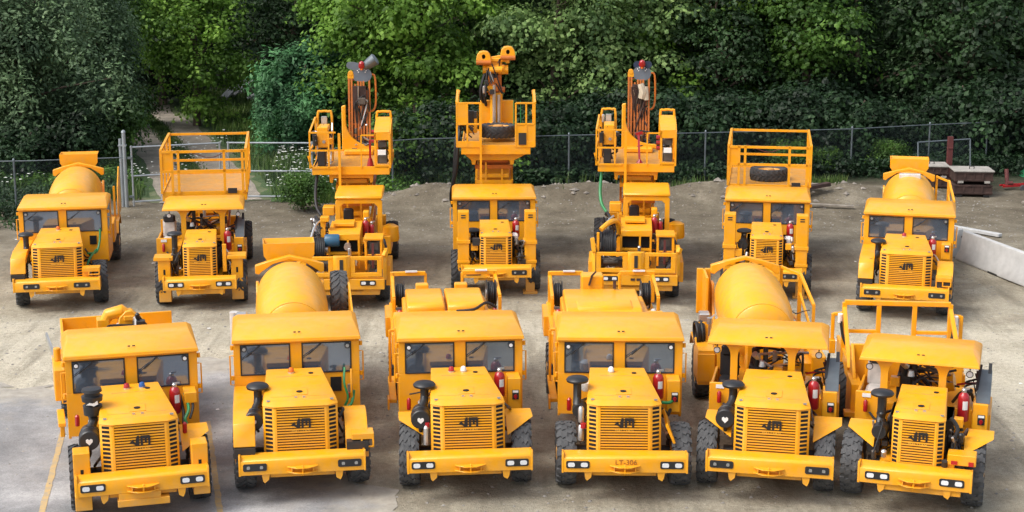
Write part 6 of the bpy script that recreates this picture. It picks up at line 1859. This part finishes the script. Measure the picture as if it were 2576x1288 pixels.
def crown_mesh(name, seed, kind, H=9, rw=3.2, zlo=1.2, nclump=230, per=70, size=.15, style='round'):
    r = np.random.default_rng(seed)
    # lumpy envelope: several lobes
    nl = 11
    lob = []
    for k in range(nl):
        a = r.random() * 6.283; rr = rw * (.30 + .45 * r.random()); z = zlo + 1.0 + (H - zlo - 1.6) * (k + .5) / nl
        sh = math.sin(math.pi * min(1, max(.12, (z - zlo) / (H - zlo))) ** .8)
        lob.append((math.cos(a) * rr * sh, math.sin(a) * rr * sh, z, rw * (.42 + .25 * r.random()) * (.6 + .4 * sh)))
    lob.append((0, 0, (zlo + H) / 2, rw * .7))
    C = []
    while len(C) < nclump:
        l = lob[r.integers(len(lob))]
        d = r.normal(size=3); d /= np.linalg.norm(d)
        if style == 'layer': d[2] *= .6
        p = np.array(l[:3]) + d * l[3] * (.72 + .35 * r.random())
        if p[2] < zlo * .8 or p[2] > H: continue
        C.append(p)
    C = np.array(C)
    rad = (.72 + .60 * r.random(nclump)) * (1 if H > 5 else .6)
    if style == 'willow': V, F = leaf_cloud(r, C, rad * 1.1, per, size, .9, 1.1, 3.2)
    elif style == 'layer': V, F = leaf_cloud(r, C, rad * 1.45, per, size, .30, .28, 1.8)
    else: V, F = leaf_cloud(r, C, rad * 1.15, per, size, .35, .55, 2.0)
    return raw_mesh(name, V, F, LEAF[kind]), C

def trunk_mesh(name, seed, H, C, r0=.20):
    r = random.Random(seed)
    b = MB()
    pts, x, y = [], 0, 0
    for k in range(7):
        pts.append((x, y, -.2 + H * .8 * k / 6)); x += (r.random() - .5) * .35; y += (r.random() - .5) * .35
    b.tube(pts, [r0 * (1.25 if k == 0 else 1 - k / 8) for k in range(7)], 9)
    sel = r.sample(range(len(C)), min(26, len(C)))
    for i in sel:
        c = Vector(C[i]); 
        z = max(.6, c.z - .8 - r.random() * 1.2)
        k = min(5.99, max(0, (z + .2) / (H * .8) * 6)); j = int(k)
        base = Vector(pts[j]).lerp(Vector(pts[min(6, j + 1)]), k - j)
        m_ = base.lerp(c, .5) + Vector((r.random() - .5, r.random() - .5, .2)) * .4
        b.tube([base, m_, c], [r0 * .32, r0 * .20, .02], 5)
    return b.mesh(name, M['bark'], 0, 60)

PROTO = {}
for key, kw in {
    'bright_a': dict(seed=11, kind='bright', H=10, rw=3.4, zlo=.9, nclump=100, per=150, size=.21),
    'bright_b': dict(seed=12, kind='bright', H=9.5, rw=3.0, zlo=2.0, nclump=90, per=150, size=.21),
    'pale_a': dict(seed=13, kind='pale', H=10, rw=3.3, zlo=1.4, nclump=110, per=140, size=.215, style='layer'),
    'mid_a': dict(seed=14, kind='mid', H=10, rw=3.4, zlo=1.2, nclump=100, per=130, size=.21),
    'mid_b': dict(seed=15, kind='mid', H=11, rw=3.0, zlo=2.2, nclump=95, per=130, size=.21, style='layer'),
    'dark_a': dict(seed=16, kind='dark', H=12, rw=3.6, zlo=.5, nclump=105, per=120, size=.23),
    'dark_b': dict(seed=17, kind='dark', H=11, rw=3.3, zlo=.8, nclump=100, per=120, size=.23, style='layer'),
    'silver_a': dict(seed=18, kind='silver', H=9, rw=3.1, zlo=1.0, nclump=190, per=170, size=.12, style='willow'),
}.items():
    me, C = crown_mesh('crown', **kw)
    PROTO[key] = (me, trunk_mesh('trunk', kw['seed'], kw['H'], C), kw['H'])
for key, kw in {
    'shrub_blue': dict(seed=31, kind='blue', H=3.6, rw=1.7, zlo=.2, nclump=110, per=120, size=.13, style='willow'),
    'shrub_mid': dict(seed=32, kind='mid', H=2.2, rw=1.4, zlo=.05, nclump=90, per=70, size=.13),
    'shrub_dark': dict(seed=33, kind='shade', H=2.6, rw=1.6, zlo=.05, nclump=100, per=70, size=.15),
}.items():
    me, C = crown_mesh('foliage', **kw)
    PROTO[key] = (me, trunk_mesh('stem', kw['seed'], kw['H'], C, .05), kw['H'])

def plant(kind, x, y, sc, rz, label, cat='tree', group='trees of the wood behind the yard', sz=None):
    me, tr, H = PROTO[kind]
    shrub = kind.startswith('shrub')
    root = empty({'pale': 'layered_tree', 'silver': 'willow_tree'}.get(kind.split('_')[0], 'broadleaf_tree') if not shrub else 'shrub', (x, y, gh(x, y) if y < 64 else 0), R(rz), label, cat, group)
    root.scale = (sc, sc, sz or sc)
    link_mesh('foliage' if shrub else 'crown', me, root); link_mesh('stem' if shrub else 'trunk', tr, root)
    return root
def UX(u, y, z=3):  # x of a photo column at distance y
    p = math.atan(841 / 4000)
    return (u - 1288) * (y * math.cos(p) + (CAMH - z) * math.sin(p)) / 4000
TREES = [
 # kind, photo column, distance, scale, turn, label
 ('silver_a', 60, 63.5, 1.0, 20, 'grey green willow at the far left, nearest the left fence'),
 ('silver_a', 215, 67, .85, 200, 'grey green willow left of the dirt track, right of the bigger willow'),
 ('mid_a', -90, 68, 1.05, 80, 'mid green tree cut by the left edge behind the willow'),
 ('mid_b', 150, 74, 1.05, 10, 'mid green tree rising over the two left willows'),
 ('bright_b', 250, 84, .90, 140, 'yellowish green tree left of the dark gap where the track ends'),
 ('dark_a', 330, 100, 1.0, 40, 'dark tree closing the gap at the end of the track'),
 ('dark_b', 395, 97, 1.0, 240, 'dark tree right of the end of the track'),
 ('bright_a', 490, 76, .92, 300, 'bright yellow green tree right of the track, over the gate'),
 ('mid_a', 650, 99, 1.1, 120, 'mid green tree above the broken slabs'),
 ('dark_b', 740, 80, 1.0, 70, 'dark tree behind the blue green sumac'),
 ('bright_a', 900, 68.5, .95, 30, 'bright green maple behind the left bolting machine mast'),
 ('bright_b', 1050, 66.5, 1.0, 250, 'bright green maple between the left mast and the tall boom'),
 ('mid_b', 1180, 71, 1.0, 100, 'mid green tree just left of the tall boom top'),
 ('dark_a', 1270, 74, 1.0, 190, 'dark tree directly behind the tall boom'),
 ('pale_a', 1400, 67.5, .95, 60, 'pale layered tree right of the tall boom'),
 ('pale_a', 1560, 69, 1.05, 210, 'pale layered tree behind the right bolting machine mast'),
 ('bright_b', 1720, 70, 1.05, 20, 'bright green tree just right of the right mast, high crown'),
 ('bright_a', 1880, 72, 1.0, 160, 'bright green high tree above the enclosed cab scissor truck'),
 ('dark_b', 1790, 68, .8, 330, 'dark low tree behind the fence at the enclosed cab scissor truck'),
 ('mid_b', 2040, 69, 1.0, 270, 'mid green tree behind the fence left of the far right mixer'),
 ('dark_a', 2160, 70, 1.0, 15, 'dark tree behind the far right mixer hopper'),
 ('silver_a', 2290, 71, 1.05, 95, 'greyish tree above the lidded crates'),
 ('dark_b', 2420, 69, 1.05, 225, 'dark tree behind the maroon post and wire panel'),
 ('dark_a', 2560, 70, 1.05, 310, 'dark tree at the right edge behind the fence'),
 ('mid_a', 2690, 71, 1.0, 45, 'tree cut by the right edge, partly outside'),
]
for k, (kd, u, y, sc, rz, lab) in enumerate(TREES): plant(kd, UX(u, y), y, sc, rz, lab)
# deeper ranks that close the wood
deep = 0
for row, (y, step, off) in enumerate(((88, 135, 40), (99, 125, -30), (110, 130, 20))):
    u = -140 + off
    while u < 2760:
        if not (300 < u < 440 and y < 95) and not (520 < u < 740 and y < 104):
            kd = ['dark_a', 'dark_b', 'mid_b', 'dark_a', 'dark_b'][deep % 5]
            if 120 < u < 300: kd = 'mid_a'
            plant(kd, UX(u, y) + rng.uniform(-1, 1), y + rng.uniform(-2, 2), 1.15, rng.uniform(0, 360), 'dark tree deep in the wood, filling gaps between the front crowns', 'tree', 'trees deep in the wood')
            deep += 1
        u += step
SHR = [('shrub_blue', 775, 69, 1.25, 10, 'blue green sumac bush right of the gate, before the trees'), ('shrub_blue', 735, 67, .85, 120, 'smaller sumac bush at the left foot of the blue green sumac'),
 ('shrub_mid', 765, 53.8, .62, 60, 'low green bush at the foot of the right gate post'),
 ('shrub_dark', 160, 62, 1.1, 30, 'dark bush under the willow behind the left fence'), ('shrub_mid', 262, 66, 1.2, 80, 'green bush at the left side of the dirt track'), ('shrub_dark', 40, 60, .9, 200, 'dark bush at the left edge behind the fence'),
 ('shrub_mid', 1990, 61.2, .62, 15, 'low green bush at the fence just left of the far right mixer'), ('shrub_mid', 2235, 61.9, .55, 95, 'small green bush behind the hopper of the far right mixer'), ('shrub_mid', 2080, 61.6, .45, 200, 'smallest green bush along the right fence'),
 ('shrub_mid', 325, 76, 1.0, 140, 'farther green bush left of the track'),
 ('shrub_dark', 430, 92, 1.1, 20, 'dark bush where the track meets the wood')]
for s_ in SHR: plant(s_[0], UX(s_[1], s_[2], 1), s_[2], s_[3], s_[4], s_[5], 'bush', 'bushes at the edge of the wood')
# creeper-covered stretch of fence and understorey to its right
for k, u in enumerate(range(1000, 1420, 70)):
    y = 60.6 + .15 * k
    plant('shrub_mid' if k % 2 == 0 else 'shrub_dark', UX(u, y, 1), y, 1.18, 50 * k, 'leafy bush growing against the fence between the left mast machine and the tall boom truck', 'bush', 'bushes in a row against the fence')
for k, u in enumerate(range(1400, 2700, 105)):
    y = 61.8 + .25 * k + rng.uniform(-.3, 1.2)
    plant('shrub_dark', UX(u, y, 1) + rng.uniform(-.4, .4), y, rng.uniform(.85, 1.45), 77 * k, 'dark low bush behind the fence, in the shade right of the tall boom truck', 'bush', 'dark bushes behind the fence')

# grass, weeds, ground cover
def blades(name, P, hgt, mat, seed, lean=.35, wid=.018):
    r = np.random.default_rng(seed); n = len(P)
    a = r.random(n) * 6.283; h = hgt * (.5 + r.random(n)); ln = lean * h * (r.random(n) + .2)
    dx, dy = np.cos(a), np.sin(a)
    w = wid * (.7 + .8 * r.random(n))
    px, py = -dy * w, dx * w
    z0 = np.zeros(n)
    V = np.stack([P + np.stack([px, py, z0], -1), P - np.stack([px, py, z0], -1),
                  P + np.stack([dx * ln * .35 - px * .7, dy * ln * .35 - py * .7, h * .6], -1), P + np.stack([dx * ln * .35 + px * .7, dy * ln * .35 + py * .7, h * .6], -1),
                  P + np.stack([dx * ln, dy * ln, h], -1)], 1).reshape(-1, 3)
    k = np.arange(n) * 5
    F = np.concatenate([np.stack([k, k + 1, k + 2], -1), np.stack([k, k + 2, k + 3], -1), np.stack([k + 3, k + 2, k + 4], -1)])
    return raw_mesh(name, V, F, mat)
def in_track(x, y):
    d = np.full(len(x), 9.)
    for k in range(60):
        q, _ = trk(k / 59); d = np.minimum(d, np.hypot(x - q.x, y - q.y))
    return d
n = 90000
px = rng.uniform(-32, -1, n); py = 54 + 38 * rng.random(n) ** 1.2
d = in_track(px, py)
ok = (d > 2.1 + rng.random(n) * .8) & ~((px > -6) & (py < 59)) & ~((px > -13) & (py < 55.4)) & ~((px < -13) & (py < 56.3 + .6 * np.sin(px)))
px, py = px[ok], py[ok]
P = np.stack([px, py, ground_h(px, py)], -1)
stuff('grass', blades('grass', P, .42, leaf_mat('grass_blade', [(0, (.04, .085, .018)), (.5, (.075, .135, .03)), (1, (.15, .19, .07))], .3), 8), 'tall weeds and grass beyond the gate')
n = 16000
s_ = rng.random(n); px = np.empty(n); py = np.empty(n)
for i in range(n):
    q, nn = trk(s_[i]); o_ = rng.normal(0, .22); px[i], py[i] = q.x + nn.x * o_, q.y + nn.y * o_
P = np.stack([px, py, ground_h(px, py)], -1)[py > 56]
stuff('grass', blades('grass', P, .10, bpy.data.materials['grass_blade'], 9), 'short grass growing between the wheel ruts')
n = 26000
px = rng.uniform(-24, 22, n); py = 57.0 + .06 * np.abs(px) + rng.normal(0, .55, n)
kp = (px > -4) | (px < -13.4)
kp &= (vnoise(px, py, 2.2, 40) > .62)
px, py = px[kp], py[kp]
P = np.stack([px, py, ground_h(px, py)], -1)
stuff('grass', blades('grass', P, .30, bpy.data.materials['grass_blade'], 10), 'ragged grass along the foot of the fence')
# leafy ground cover
def groundcover(name, x0, x1, y0, y1, n, kind, label, test, hh=.35, seed=20, per=26, size=.12):
    r = np.random.default_rng(seed)
    x, y = r.uniform(x0, x1, n), r.uniform(y0, y1, n)
    ok = test(x, y); x, y = x[ok], y[ok]
    C = np.stack([x, y, ground_h(x, y) + hh * r.random(len(x))], -1)
    V, F = leaf_cloud(r, C, .25 + .25 * r.random(len(C)), per, size, .2, .6, 1.9)
    stuff(name, raw_mesh(name, V, F, LEAF[kind]), label)
groundcover('ground_cover', -34, -13, 57.6, 72, 1900, 'mid', 'leafy weeds under the trees left of the track', lambda x, y: in_track(x, y) > 2.3, .6, 21)
groundcover('ground_cover', -13, -3.5, 57, 78, 900, 'mid', 'leafy weeds between the track and the sumac', lambda x, y: (in_track(x, y) > 2.6) & (vnoise(x, y, 3, 44) > .4), .5, 22)
groundcover('ground_cover', -40, -14.4, 50.0, 60, 2600, 'dark', 'low weeds along the left fence', lambda x, y: (vnoise(x, y, 2, 45) > .28) & (y > 50.6 + 1.2 * np.sin(x * .9) + .35 * np.clip(x + 17, 0, 9)), .45, 27)
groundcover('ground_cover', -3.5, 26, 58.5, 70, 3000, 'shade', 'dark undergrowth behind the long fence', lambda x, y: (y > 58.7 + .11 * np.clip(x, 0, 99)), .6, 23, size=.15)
n = 700
px = np.concatenate([rng.uniform(-8.8, -5.8, n // 2), rng.uniform(-14.6, -12.3, n // 4), rng.uniform(-26, -14.5, n // 4)])[:n]
py = np.concatenate([rng.uniform(55.8, 66, n // 2), rng.uniform(57, 70, n // 4), rng.uniform(57, 60, n // 4)])[:n]
px[: n // 2] += -(py[: n // 2] - 56) * .10
kp = vnoise(px, py, 1.4, 50) > .45
px, py = px[kp], py[kp]
P = np.stack([px, py, ground_h(px, py) + rng.uniform(.3, .75, len(px))], -1)
stuff('wildflowers', scatter_mesh('wildflowers', P, .035 + .04 * rng.random(len(P)), plain('white_petal', (.62, .64, .58), .8), OCT_V, OCT_F, 12, .35), 'white wildflowers among the weeds by the gate')
